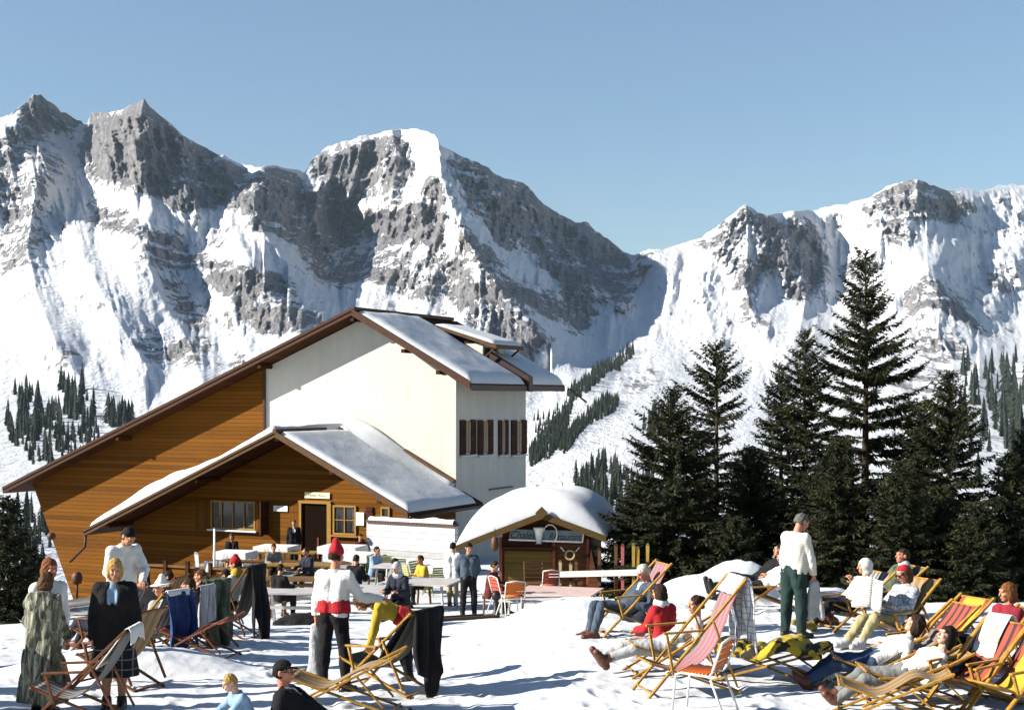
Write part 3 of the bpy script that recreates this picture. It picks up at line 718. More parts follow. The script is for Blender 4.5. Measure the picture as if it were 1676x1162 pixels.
door = MB().box(((s0+s1)/2,-.004,(zt+zb_)/2),(s1-s0,.012,zt-zb_)).build('door', DARK, ch)  # flat near-black sheet, the unlit interior put into its colour
mb = MB()
for x in (s0-.05, s1+.09): mb.box((x,-.05,(zt+zb_)/2),(.1 if x < s0 else .18,.1,zt-zb_))
mb.box(((s0+s1)/2+.02,-.052,zt+.05),(s1-s0+.3,.1,.1)); mb.build('door_frame', FRAME, door)
MB().box((s0+.72,-.03,zb_+.5),(.07,.02,.8)).build('door_leaf_edge', mat_plain('red_door_paint',(.12,.02,.012)), door)
fshut(475,829,494,885,WOODV,door)
MB().box(((s0+s1)/2,-.55,zb_-.11),(s1-s0+.5,1.1,.16)).build('doorstep', mat_plain('concrete',(.32,.31,.3),.9), door)

# signs and notices
def text_obj(name, body, size, mat_, par, loc, rot, ext=.004, sx=1.0, shear=0.0):
    cu = bpy.data.curves.new(name, 'FONT'); cu.body = body; cu.size = size; cu.extrude = ext; cu.align_x = 'CENTER'; cu.align_y = 'CENTER'; cu.shear = shear
    tmp = bpy.data.objects.new(name, cu); COL.objects.link(tmp)
    me = bpy.data.meshes.new_from_object(tmp.evaluated_get(bpy.context.evaluated_depsgraph_get()))
    bpy.data.objects.remove(tmp); me.materials.clear(); me.materials.append(mat_)
    o = bpy.data.objects.new(name, me); COL.objects.link(o); o.location = loc; o.rotation_euler = rot; o.scale = (sx,1,1)
    if par is not None: o.parent = par
    return o
CREAM = mat_plain('cream_sign_paint', (.72,.66,.42), .6)
WHITE = mat_plain('white_paint', (.78,.77,.73), .6)
INK = mat_plain('dark_lettering', (.05,.03,.02), .7)
def fsign(p0, y0, p1, y1, mm, name, label, cat, body=None, off=-.05):
    s0, z1 = bpx(p0,y0,0); s1, z0 = bpx(p1,y1,0); c = bworld((s0+s1)/2, off, (z0+z1)/2)
    o = thing(name, label, cat, c, -TH); w, h = s1-s0, z1-z0
    MB().box((0,0,0),(w,.035,h)).build('board', mm, o, bev=.006)
    if body: text_obj('lettering', body, h*.72, INK, o, (0,-.02,0), (R(90),0,0), .002, min(1.0, w/(h*.72*.56*len(body))))
    else:
        mb = MB()
        for i in range(5): mb.box((0,-.0195,h*.32-h*.16*i),(w*(.75 if i else .5),.003,h*.045))
        mb.build('print', mat_plain('grey_print',(.35,.33,.3)), o)
    return o
fsign(500,805,541,816,CREAM,'name_board','cream name board fixed to the boarding above the dark doorway','sign','Hotel  Rest.')
fsign(449,827,472,837,WHITE,'notice_board','small white board on the timber wall left of the doorway','sign',None)
fsign(584,838,597,860,WHITE,'notice_sheet','tall white notice beside the mullioned window','notice',None)
# lamp heads on the timber corner
def wall_lamp(px, py, d, label, post=None):
    q = P(px, py, d); o = thing('loudspeaker', label, 'loudspeaker', q, R(20)); o.scale = (.75,.75,1 if post else .75)
    MB().lathe([(.06,-.22),(.2,-.2),(.24,-.06),(.24,.06),(.15,.18),(.05,.2)],n=14).build('horn', mat_plain('rusty_metal',(.1,.045,.025),.6,.3), o, True)
    if post: MB().tube([(0,0,-.15),(0,0,post)],.05).build('post', STEEL, o, True)
    else: MB().bar((0,0,0),(.15,.55,.05),.05,.05).build('bracket', STEEL, o)
wall_lamp(84,877,62.2,'rust brown round loudspeaker on the leaning end corner of the timber wall')
q = P(126,945,50); wall_lamp(126,945,50,'dark boxy loudspeaker on a thin post in front of the timber wall', zgf(q.x,q.y)-q.z-.1)
# ================================================================== terrace in front of the annex
m, t, b = nt('trodden_terrace'); TERR = m
v = mapped(t, (1,1,1)); n1 = noise(t, v, .55, 6, .65, .6); n2 = noise(t, v, 3.5, 5, .7)
f = mathn(t, 'ADD', mathn(t,'MULTIPLY',n1,.75), mathn(t,'MULTIPLY',n2,.35))
t.links.new(ramp(t, f, [(.42,(.10,.085,.07)),(.54,(.25,.24,.23)),(.68,(.46,.47,.49))]), b.inputs['Base Color'])
b.inputs['Roughness'].default_value = .9; bump(t, b, n2, .5, .03)
def bsheet(name, s0, s1, t0, t1, dz, ns, nq, mm):
    S, Q = np.meshgrid(np.linspace(s0,s1,ns), np.linspace(t0,t1,nq), indexing='ij')
    wob = (N1.fbm(S*.6+3, Q*.6, 3)-.5)*1.6
    Q2 = Q + wob*((Q-t0) < .01) - 0
    X = F0[0]+S*DU[0]+Q2*DR[0]; Y = F0[1]+S*DU[1]+Q2*DR[1]; Z = zg(X, Y)+dz
    idx = np.arange(S.size).reshape(S.shape); f = np.stack([idx[:-1,:-1],idx[1:,:-1],idx[1:,1:],idx[:-1,1:]],-1).reshape(-1,4)
    return tag(np_mesh(name, np.stack([X,Y,Z],-1).reshape(-1,3), f, mm), kind='structure')
bsheet('terrace', 1.6, 7.4, -18.5, -.02, .02, 70, 120, TERR)
m, t, b = nt('dark_bounce_cut'); BOUNCE_CUT = m  # dark ground colour made to swallow light bounced towards the timber
v = mapped(t, (1,1,1)); n1 = noise(t, v, .4, 6, .65, .6); n2 = noise(t, v, 7, 5, .7)
f = mathn(t, 'ADD', mathn(t,'MULTIPLY',n1,.75), mathn(t,'MULTIPLY',n2,.35))
t.links.new(ramp(t, f, [(.40,(.030,.024,.018)),(.55,(.075,.066,.056)),(.70,(.30,.30,.31))]), b.inputs['Base Color'])
b.inputs['Roughness'].default_value = .95; bump(t, b, n2, .6, .03)
bsheet('bounce_cut_sheet', -22.0, 1.62, -20.0, -.02, .03, 190, 120, BOUNCE_CUT)  # added ground sheet that weakens snow bounce on the chalet walls

# rough cast windbreak wall
WWALL = mat_boards('whitewashed_boards', (.50,.49,.48), .22)
q0 = P(603,930,52.5); q1 = P(747,938,50.6)
ang = math.atan2(q1.y-q0.y, q1.x-q0.x); L = math.hypot(q1.x-q0.x, q1.y-q0.y); zt = CZ-(858-HY)/FL*51.5; zb0 = min(zgf(q0.x,q0.y),zgf(q1.x,q1.y))-.3
ww = thing('windbreak_wall','white rough windbreak wall with small tiled cap and snow beside the annex corner','wall',(q0.x,q0.y,zb0),ang)
MB().box((L/2,0,(zt-zb0)/2),(L,.22,zt-zb0)).build('wall_face', WWALL, ww)
mb = MB(); n = 34
TILE = mat_plain('brown_cap_tiles',(.10,.05,.04),.8)
for i in range(n): mb.box((L*(i+.5)/n,-.0,zt-zb0+.045),(L/n*.82,.36,.09))
mb.build('tile_cap', TILE, ww)
S = np.linspace(0.1,L-.05,60); V=[]; 
for s in S:
    h = .07+.10*float(N2.fbm(np.array([s*1.4]),np.array([1.]),3)[0])*(1.6 if s > L*.5 else .8)
    for j in range(9):
        a = math.pi*j/8; V.append((s,.17*math.cos(a),zt-zb0+.085+h*math.sin(a)))
idx = np.arange(60*9).reshape(60,9); f = np.stack([idx[:-1,:-1],idx[1:,:-1],idx[1:,1:],idx[:-1,1:]],-1).reshape(-1,4)
np_mesh('snow_cap', V, f, SNOW, ww)

# ------------------------------------------------------------------ refreshment kiosk
KD = 42.0; kq = at(893, KD); KR = R(-9)
kz0 = kq.z
kiosk = thing('kiosk','small brown wooden refreshment kiosk under a thick dome of snow','kiosk',(kq.x,kq.y,kz0),KR)
def kx(px): return (px-893)/FL*KD/math.cos(KR)
def kz(py): return CZ-(py-HY)/FL*KD-kz0
KW = mat_boards('dark_kiosk_boards',(.085,.034,.014),.13)
KG = mat_boards('kiosk_shutter_slats',(.12,.075,.02),.07)
x0, x1 = kx(822), kx(966); zr = kz(838); zl_, zr_ = kz(893), kz(874)
xl, xr = kx(754), kx(995); depth = 3.2
def kroof(x): return zr-(zr-zl_)*(x/xl) if x < 0 else zr-(zr-zr_)*(x/xr)
MB().prism([(x0,0,-.4),(x1,0,-.4),(x1,0,kroof(x1)-.1),(0,0,zr-.1),(x0,0,kroof(x0)-.1)],(0,depth,0)).build('wall', KW, kiosk)
mb = MB()
mb.prism([(0,-.75,zr),(xl,-.75,zl_),(xl,-.75,zl_-.1),(0,-.75,zr-.1)],(0,depth+1.2,0))
mb.prism([(.003,-.75,zr-.002),(xr,-.75,zr_),(xr,-.75,zr_-.1),(.003,-.75,zr-.1)],(0,depth+1.2,0))
kr_ = mb.build('roof', KW, kiosk)
GOLD = mat_wood('yellow_verge_board',(.085,.050,.014))
for xe, ze in ((xl,zl_),(xr,zr_)):
    MB().prism([(0,-.80,zr+.06),(xe,-.80,ze+.05),(xe,-.80,ze-.13),(0,-.80,zr-.13)],(0,.05,0)).build('verge_board', GOLD, kr_)
MB().box((0,-.83,zr+.04),(.26,.05,.26),Matrix.Rotation(R(45),3,'Y')).build('finial', GOLD, kr_)
# thick snow with a bulging, undercut edge
ns, nq = 60, 34; V = []
zt = kz(806)
for i in range(ns):
    u = -1+2*i/(ns-1); x = -abs(u)*abs(xl)-.0 if u < 0 else u*xr
    for j in range(nq):
        w = j/(nq-1); y = -.72+w*(depth+1.1)
        e = min(1-abs(u), (w*(depth+1.1))/2.2, ((1-w)*(depth+1.1))/2.2); pr = math.sqrt(max(0,1-(1-min(1,e/.20))**2))
        au = abs(u); k_ = au**2.4
        top_ = (zt+.02*math.sin(x*3+y*2))*(1-k_)+(kroof(x)+(.50 if u < 0 else .34))*k_
        h = pr*max(.1, top_-kroof(x)-.06-(.22*(1-w/.5)**2 if w < .5 else 0))+.015
        V.append((x,y-(.14*pr*(1-au**4) if w < .15 else 0),kroof(x)+.06+h))
idx = np.arange(ns*nq).reshape(ns,nq); top = np.stack([idx[:-1,:-1],idx[1:,:-1],idx[1:,1:],idx[:-1,1:]],-1).reshape(-1,4)
V2 = [(x,y,kroof(x)+.012) for x,y,z in V]; N_ = len(V)
ring = np.concatenate([idx[:,0],idx[-1,1:],idx[-2::-1,-1],idx[0,-2:0:-1]]); r2 = np.roll(ring,-1)
o = np_mesh('snow', V+V2, np.vstack([top, top[:,::-1]+N_, np.stack([ring,r2,r2+N_,ring+N_],-1)]), SNOW, kr_)
bm = bmesh.new(); bm.from_mesh(o.data); bmesh.ops.recalc_face_normals(bm, faces=bm.faces); bm.to_mesh(o.data); bm.free()
# roller shutter, posts, counter, sloping board at the right
a, c = kx(826), kx(905)
MB().box(((a+c)/2,-.02,(kz(902)+kz(970))/2),(c-a,.04,kz(902)-kz(970))).build('serving_shutter', KG, kiosk)
MB().box(((a+c)/2,-.10,kz(897)),(c-a+.1,.2,.1)).build('shutter_box', SOFFIT, kiosk)
RED = mat_plain('red_brown_post',(.20,.05,.025),.6)
for px in (820, 907, 962): MB().box((kx(px),-.06,(kz(880)+kz(972))/2),(.08,.08,kz(880)-kz(972))).build('post', RED, kiosk)
MB().prism([(kx(968),-.3,kz(895)),(kx(985),-.3,kz(972)),(kx(962),-.3,kz(972))],(0,.5,0)).build('buttress', KW, kiosk)
# sign board with the glass and the lettering
sg = thing('kiosk_sign','blue grey kiosk sign with dark script, a tall white glass and a white hoop','sign',(kq.x,kq.y,kz0),KR)
SB = mat_plain('blue_grey_sign',(.17,.22,.25),.6)
a, c = kx(834), kx(954); zt_, zb_ = kz(866), kz(883)
MB().prism([(a,-.14,zb_),(c,-.14,zb_-.04),(c+.03,-.14,zt_-.02),(a+.05,-.14,zt_)],(0,.05,0)).build('board', SB, sg)
mb = MB(); mb.bar((a,-.155,zb_),(c,-.155,zb_-.04),.03,.045); mb.bar((c,-.156,zb_-.04),(c+.03,-.156,zt_-.02),.03,.04); mb.build('border', WHITE, sg)
zm = (zt_+zb_)/2-.02
text_obj('lettering','Chalet',.30,INK,sg,(kx(856),-.145,zm),(R(90),0,0),.004,.92,.3)
text_obj('lettering','Restaurant',.27,INK,sg,(kx(925),-.145,zm-.03),(R(90),0,0),.004,.78,.3)
MB().lathe([(.10,kz(888)),(.07,kz(887)),(.12,kz(868)),(.17,kz(863)),(.155,kz(861))],(kx(884),-.26,0),16).build('glass', WHITE, sg, True)
mb = MB(); pts = [(kx(902)+.20*math.cos(R(q)),-.22,kz(872)+.26*math.sin(R(q))) for q in range(-50,171,12)]
mb.tube(pts,.02,6).build('hoop', WHITE, sg, True)
# lantern under the left eave
q = P(810,889,41.3); o = thing('lantern','dark lantern hanging under the left eave of the kiosk','lantern',q)
MB().lathe([(.03,.2),(.10,.14),(.11,.0),(.10,-.14),(.04,-.22)],n=10).build('lamp_body', mat_plain('rusty_metal',(.1,.045,.025)), o, True)
MB().tube([(0,0,.2),(0,0,.42)],.012).build('chain', STEEL, o)
# round basket work sunburst on the kiosk wall
q = P(933,908,41.6); o = thing('wall_ornament','round straw coloured ornament hung on the right of the kiosk front','ornament',q,KR)
mb = MB(); mb.tube([(.13*math.cos(R(a_)),0,.13*math.sin(R(a_))) for a_ in range(0,361,20)],.03,6,cap=False); mb.build('ring', mat_plain('straw',(.32,.25,.13)), o, True)
for sx in (-1,1): MB().bar((sx*.16,0,.1),(sx*.27,0,.22),.04,.02).build('ray', WHITE, o)

# ------------------------------------------------------------------ ski rack and skis
RAILW = mat_wood('bleached_rail',(.42,.40,.36),(2,20,20))
ra = P(900,940,39.0); rb = P(1064,936,36.5); zra = .5
rk = thing('ski_rack','long bleached wooden ski rail on short posts in front of the kiosk','ski rack',((ra.x+rb.x)/2,(ra.y+rb.y)/2,zgf((ra.x+rb.x)/2,(ra.y+rb.y)/2)))
o_ = Vector(rk.location)
MB().bar(ra-o_,rb-o_,.10,.15).build('rail', RAILW, rk)
for f_ in (.06,.36,.68,.97):
    p = ra.lerp(rb,f_); MB().bar((p.x-o_.x,p.y-o_.y+.08,zgf(p.x,p.y)-.1-o_.z),(p.x-o_.x,p.y-o_.y+.08,p.z-o_.z+.05),.08,.08).build('post', SOFFIT, rk)
SKC = {'yellow':(.36,.23,.04),'pink':(.36,.10,.10),'brown':(.12,.055,.025),'straw':(.38,.30,.16),'red':(.26,.05,.03),'white':(.6,.58,.52)}
def ski(px, py0, py1, d, colour, label, lean=0.0, w=.085):
    top = P(px, py0, d+.1); bot = P(px+lean, py1, d-.25); zb_ = zgf(bot.x,bot.y)-.05
    h = top.z-bot.z
    o = thing('ski', label, 'ski', bot, 0, 'skis standing upright')
    v = top-bot; pts = [Vector((0,0,0)), v*.5+Vector((0,.02,0)), v*.93, v*.98+Vector((0,-.05,0)), v*1.0+Vector((0,-.12,0))]
    mb = MB(); ws = [w*.9,w*.8,w,w*.7,w*.25]
    vs=[]; 
    for p_, w_ in zip(pts,ws):
        for sx, sy in ((-1,-1),(1,-1),(1,1),(-1,1)): vs.append(p_+Vector((sx*w_/2, sy*.011,0)))
    fs=[(0,3,2,1),(16,17,18,19)]+[(i*4+j,i*4+(j+1)%4,i*4+4+(j+1)%4,i*4+4+j) for i in range(4) for j in range(4)]
    mb.add(vs,fs).build('ski_blade', mat_plain('ski_'+colour,SKC[colour],.4), o)
    mid = v*.46; MB().box((mid.x,mid.y-.03,mid.z),(w*1.15,.05,.16)).build('binding', STEEL, o)
    return o
for a_ in ((981,896,958,38.2,'brown','dark ski leaning by the kiosk buttress, leftmost in the rack'),(1008,888,965,37.6,'brown','thick dark brown ski at the left of the upright group in the rack'),(1019,889,965,37.5,'pink','pinkish red ski between a dark and a yellow one in the rack'),
           (1037,887,972,37.2,'yellow','tall yellow ski standing left in the close yellow pair'),(1044,893,972,37.2,'yellow','shorter yellow ski standing right in the close yellow pair'),(1060,888,955,36.9,'yellow','lone yellow ski at the right end of the rack'),
           (917,916,965,39.2,'straw','short straw coloured ski leaning on the rail left of the ornament'),(934,920,968,39.0,'straw','pale ski standing right below the round ornament'),(943,915,962,39.0,'brown','slim brown ski just right of the round ornament')):
    ski(*a_)
ski(321,902,960,36,'white','pale ski with bent tip standing left behind the deckchairs',4,.1)
ski(337,917,962,36,'white','shorter pale ski standing right behind the deckchairs',2,.1)
# pole
q = at(351, 47); o = thing('pole','thin white upright pole before the big window','pole',q); MB().tube([(0,0,-.1),(0,0,CZ-(865-HY)/FL*47-q.z)],.035,8).build('shaft', WHITE, o, True)

# ------------------------------------------------------------------ terrace furniture
TW = mat_wood('yellow_table_boards',(.26,.15,.035),(2,16,16))
TW2 = mat_wood('brown_table_boards',(.15,.075,.028),(2,16,16))
PALE = mat_wood('bleached_boards',(.42,.40,.38),(2,16,16))
CLOTHW = mat_cloth('white_tablecloth',(.60,.60,.58),.1)
def trestle(name, L, W_, H, mm, label, cat, pos, rot, group=None, planks=3):
    o = thing(name, label, cat, pos, rot, group)
    mb = MB(); pw = W_/planks
    for i in range(planks): mb.box((0,-W_/2+pw*(i+.5),H-.02),(L,pw*.94,.045))
    mb.box((0,0,H-.065),(L*.92,.06,.05)); mb.build('table_top' if cat == 'table' else 'seat', mm, o)
    for sx in (-1,1):
        for sy in (-1,1):
            MB().bar((sx*L*.42,sy*W_*.46,-.06),(sx*L*.42,sy*W_*.12,H-.05),.06,.06,(1,0,0)).build('leg', mm, o)
        
    MB().bar((-L*.42,0,H*.45),(L*.42,0,H*.45),.05,.07).build('stretcher', mm, o)
    return o
def px_thing(fn, px, py, d, *a, **k): pass
for (pxa, pxb, py, d, H, W_, mm, nm, lab) in (
    (415,520,905,52,.76,.75,TW,'table','long yellow wooden table nearest the annex wall'),
    (362,500,917,49.5,.45,.32,TW2,'bench','dark brown bench behind the red cap sitter'),
    (430,545,929,46.5,.76,.75,TW,'table','yellow plank table in the second row from the annex'),
    (433,548,944,43,.46,.32,TW,'bench','yellow plank bench between the plank tables'),
    (425,560,951,40.5,.76,.75,TW2,'table','brown plank table in the middle of the terrace'),
    (430,545,963,37.5,.46,.32,PALE,'bench','bleached bench with snow showing under it'),
    (432,552,977,34.5,.72,.8,PALE,'table','bleached low table nearest the deckchairs')):
    xa = (pxa-CX)/FL*d; xb = (pxb-CX)/FL*d; x = (xa+xb)/2
    z = CZ-(py-HY)/FL*d-H; z = max(min(z, zgf(x,d)+.35), zgf(x,d)-.05)
    trestle('bench' if nm=='bench' else 'table', xb-xa, W_, H, mm, lab, nm, (x,d,z), R(-6), 'terrace tables and benches')
def round_table(px, py, d, W_, label, cloth=True, mm=None, H=.74):
    q = at(px, d); z = CZ-(py-HY)/FL*d
    o = thing('table', label, 'table', (q.x,q.y,z-H), R(-15), 'small terrace tables')
    MB().box((0,0,H-.02),(W_,W_*.8,.04)).build('table_top', mm or CLOTHW, o, bev=.01)
    for sx in (-1,1):
        for sy in (-1,1): MB().bar((sx*W_*.42,sy*W_*.32,-.1),(sx*W_*.38,sy*W_*.30,H-.03),.045,.045).build('leg', PALE, o)
    if cloth:
        mb = MB(); n = 40; vs = []
        for k in range(n):
            a_ = 2*math.pi*k/n; cx_, sy_ = math.cos(a_), math.sin(a_); q_ = max(abs(cx_),abs(sy_)); bx, by = cx_/q_*W_*.51, sy_/q_*W_*.41
            w_ = 1+.05*math.sin(a_*9); vs += [(bx,by,H+.006),(bx*w_*1.04,by*w_*1.04,H-.22-.03*math.sin(a_*5))]
        fs = [(2*k,2*((k+1)%n),2*((k+1)%n)+1,2*k+1) for k in range(n)]+[tuple(2*k for k in range(n))]
        mb.add(vs,fs).build('tablecloth', CLOTHW, o)
    return o
round_table(385,902,51,1.2,'white covered table where the dark seated man sits')
round_table(452,893,52.5,1.3,'white covered table left of the man at the door')
round_table(560,893,51.5,1.4,'white covered table under the mullioned window')
round_table(575,905,48.5,1.5,'white covered table left of the windbreak wall')
round_table(655,925,44,1.5,'pale table before the windbreak wall',False,PALE)
round_table(690,950,38.5,1.9,'long pale table at the foot of the windbreak',False,PALE)
round_table(588,962,31,1.5,'bleached table right behind the man in the red cap',False,PALE)
for f_ in ((572,958,31,'brown wooden tray on the bleached table'),):
    q = P(f_[0],f_[1],f_[2]); o = thing('tray', f_[3],'tray',q); MB().box((0,0,.02),(.28,.2,.03)).build('tray_base', mat_plain('terracotta',(.25,.09,.04)), o, bev=.01)
    MB().box((0,.09,.045),(.28,.015,.03)).build('rim', mat_plain('terracotta',(.25,.09,.04)), o)
# garden chairs with slatted backs
def slat_chair(pos, rot, label, mm, group, frame=None, H=.84, w=.44):
    o = thing('chair', label, 'chair', pos, rot, group); fr = frame or mm
    for sx in (-1,1):
        MB().tube([(sx*w/2,-.2,-.04),(sx*w/2,-.2,.45)],.016).build('leg', fr, o)
        MB().tube([(sx*w/2,.3,-.04),(sx*w/2,.2,.45),(sx*w/2,.30,H)],.016).build('leg', fr, o)
    mb = MB()
    for i in range(6): mb.box((0,-.2+.075*i,.455),(w,.062,.02))
    mb.build('seat', mm, o)
    mb = MB()
    for i in range(5): z = .54+(H-.56)*i/4; mb.box((0,.215+.10*(z-.45)/(H-.45)-.02,z),(w+.02,.018,(H-.56)/4*.78))
    mb.build('backrest', mm, o)
    return o
YG_ = mat_plain('yellow_green_slats',(.25,.26,.10),.6)
for px, py, d, rot, lab in ((612,918,48,170,'yellow green slatted chair at the left end of the windbreak wall'),(631,918,47.8,178,'second yellow green chair beside the left end of the windbreak'),(652,923,46,185,'yellow green chair pushed up to the pale table'),(676,935,42.5,120,'yellow green chair turned sideways by the long pale table'),(690,930,42,60,'tilted yellow green chair right of the pale table'),(716,938,43,200,'yellow green chair near the right end of the windbreak')):
    q = at(px, d); q.z = max(q.z, CZ-(py-HY)/FL*d-.84+.2); slat_chair(q, R(rot), lab, YG_, 'yellow green terrace chairs')
ORG = mat_plain('orange_webbing',(.52,.12,.015),.5); REDC = mat_plain('faded_red_seat',(.35,.07,.04),.6); TUBE = mat_plain('white_tubing',(.6,.58,.55),.35)
def tube_chair(pos, rot, label, mm, group=None, H=.86, w=.44, bars=8):
    o = thing('metal_chair', label, 'chair', pos, rot, group)
    for sx in (-1,1):
        MB().tube([(sx*w/2,-.24,0),(sx*w/2,-.2,.42),(sx*w/2,-.14,.45),(sx*w/2,.18,.43),(sx*w/2,.22,.48),(sx*w/2*.96,.33,H),],.014).build('side_tube', TUBE, o, True)
        MB().tube([(sx*w/2,.36,0),(sx*w/2,.2,.40)],.014).build('leg', TUBE, o, True)
    MB().tube([(-w/2*.96,.33,H),(0,.345,H+.03),(w/2*.96,.33,H)],.014).build('top_tube', TUBE, o, True)
    mb = MB()
    for i in range(9): mb.tube([(-w/2,-.17+.04*i,.455-.0*i),(w/2,-.17+.04*i,.455)],.017,6)
    mb.build('seat', mm, o, True)
    mb = MB(); n = 17
    for i in range(n):
        f_ = .06+.88*i/(n-1); z = .50+(H-.50)*f_
        if i in (4,9,13): continue
        mb.tube([(-w/2*.97,.225+.105*f_-.012,z),(w/2*.97,.225+.105*f_-.012,z)],.0115,6)
    mb.build('backrest', mm, o, True)
    return o
tube_chair(at(840,33.5)+Vector((0,0,.05)),R(190),'orange webbed metal chair partly behind the snow bank','orange' and ORG,None,.8,.46)
tube_chair(at(826,34.8)+Vector((0,0,.1)),R(120),'faded red metal chair left of the orange one by the kiosk tables',REDC)
tube_chair(at(900,38.6)+Vector((0,0,.05)),R(185),'faded red metal chair behind the pale kiosk table',REDC)
slat_chair(at(876,39.6)+Vector((0,0,.05)),R(10),'brown ladder backed wooden chair against the kiosk shutter',TW2,None,None,1.0,.5)
round_table(915,966,37.2,2.0,'long pink white table before the kiosk front',False,mat_plain('pinkish_table',(.5,.36,.33)))
round_table(866,978,35.4,1.6,'pale table between the orange chair and the kiosk',False,mat_plain('pale_table',(.5,.45,.40)))
# short black post and the plank in the snow
q = at(812,34.6); o = thing('bollard','short black post left of the red chair','post',q); MB().lathe([(.09,-.1),(.09,.12),(.06,.15),(.07,.36),(.05,.40),(.10,.46),(.11,.56),(.05,.64)],n=12).build('shaft', mat_plain('black_iron',(.012,.011,.012),.5), o, True)
a_, b_ = at(716,34.2), at(815,34.6); o = thing('plank','long dark plank lying in the snow at the standing man before the kiosk','plank',(a_+b_)/2+Vector((0,0,.05)))
mb = MB(); dlt = (b_-a_)/2; mb.bar(-dlt,dlt,.3,.06); mb.build('board', mat_wood('wet_dark_plank',(.05,.035,.025)), o)
mb = MB(); mb.bar(-dlt*.9+Vector((0,.05,.045)),dlt*.5+Vector((0,.05,.045)),.05,.03); mb.build('batten', mat_wood('wet_dark_plank',(.05,.035,.025)), o)

# timber parapet at the low side of the terrace
a_, b_ = P(196,924,46.5), P(428,926,44.5); L = (b_-a_).length; zb_ = -2.2
pw = thing('timber_parapet','ochre boarded parapet with dark posts behind the row of deckchairs','parapet',(a_.x,a_.y,zb_),math.atan2(b_.y-a_.y,b_.x-a_.x))
hh_ = a_.z-zb_
MB().box((L/2,0,hh_/2),(L,.07,hh_)).build('boarding', WOOD, pw)
MB().box((L/2,-.02,hh_+.05),(L,.16,.07)).build('handrail', TW2, pw)
for i in range(7): MB().box((.15+(L-.3)*i/6,-.085,hh_/2+.12),(.12,.09,hh_+.2)).build('post', SOFFIT, pw)
# ================================================================== spruces
m, t, b = nt('spruce_needles'); NEED = m
v = mapped(t, (1,1,1)); n1 = noise(t, v, 1.1, 4, .6); n2 = noise(t, v, 9, 3, .6)
f = mathn(t,'ADD',mathn(t,'MULTIPLY',n1,.6),mathn(t,'MULTIPLY',n2,.4))
t.links.new(ramp(t, f, [(.32,(.006,.009,.004)),(.5,(.016,.021,.007)),(.68,(.042,.040,.009))]), b.inputs['Base Color'])
b.inputs['Roughness'].default_value = .75; b.inputs['Specular IOR Level'].default_value = .2
BARK = mat_wood('spruce_bark',(.045,.032,.022),(8,8,3),.9)
FARN = mat_plain('far_conifer_needles',(.016,.022,.013),.9,0,.3,.5,0)

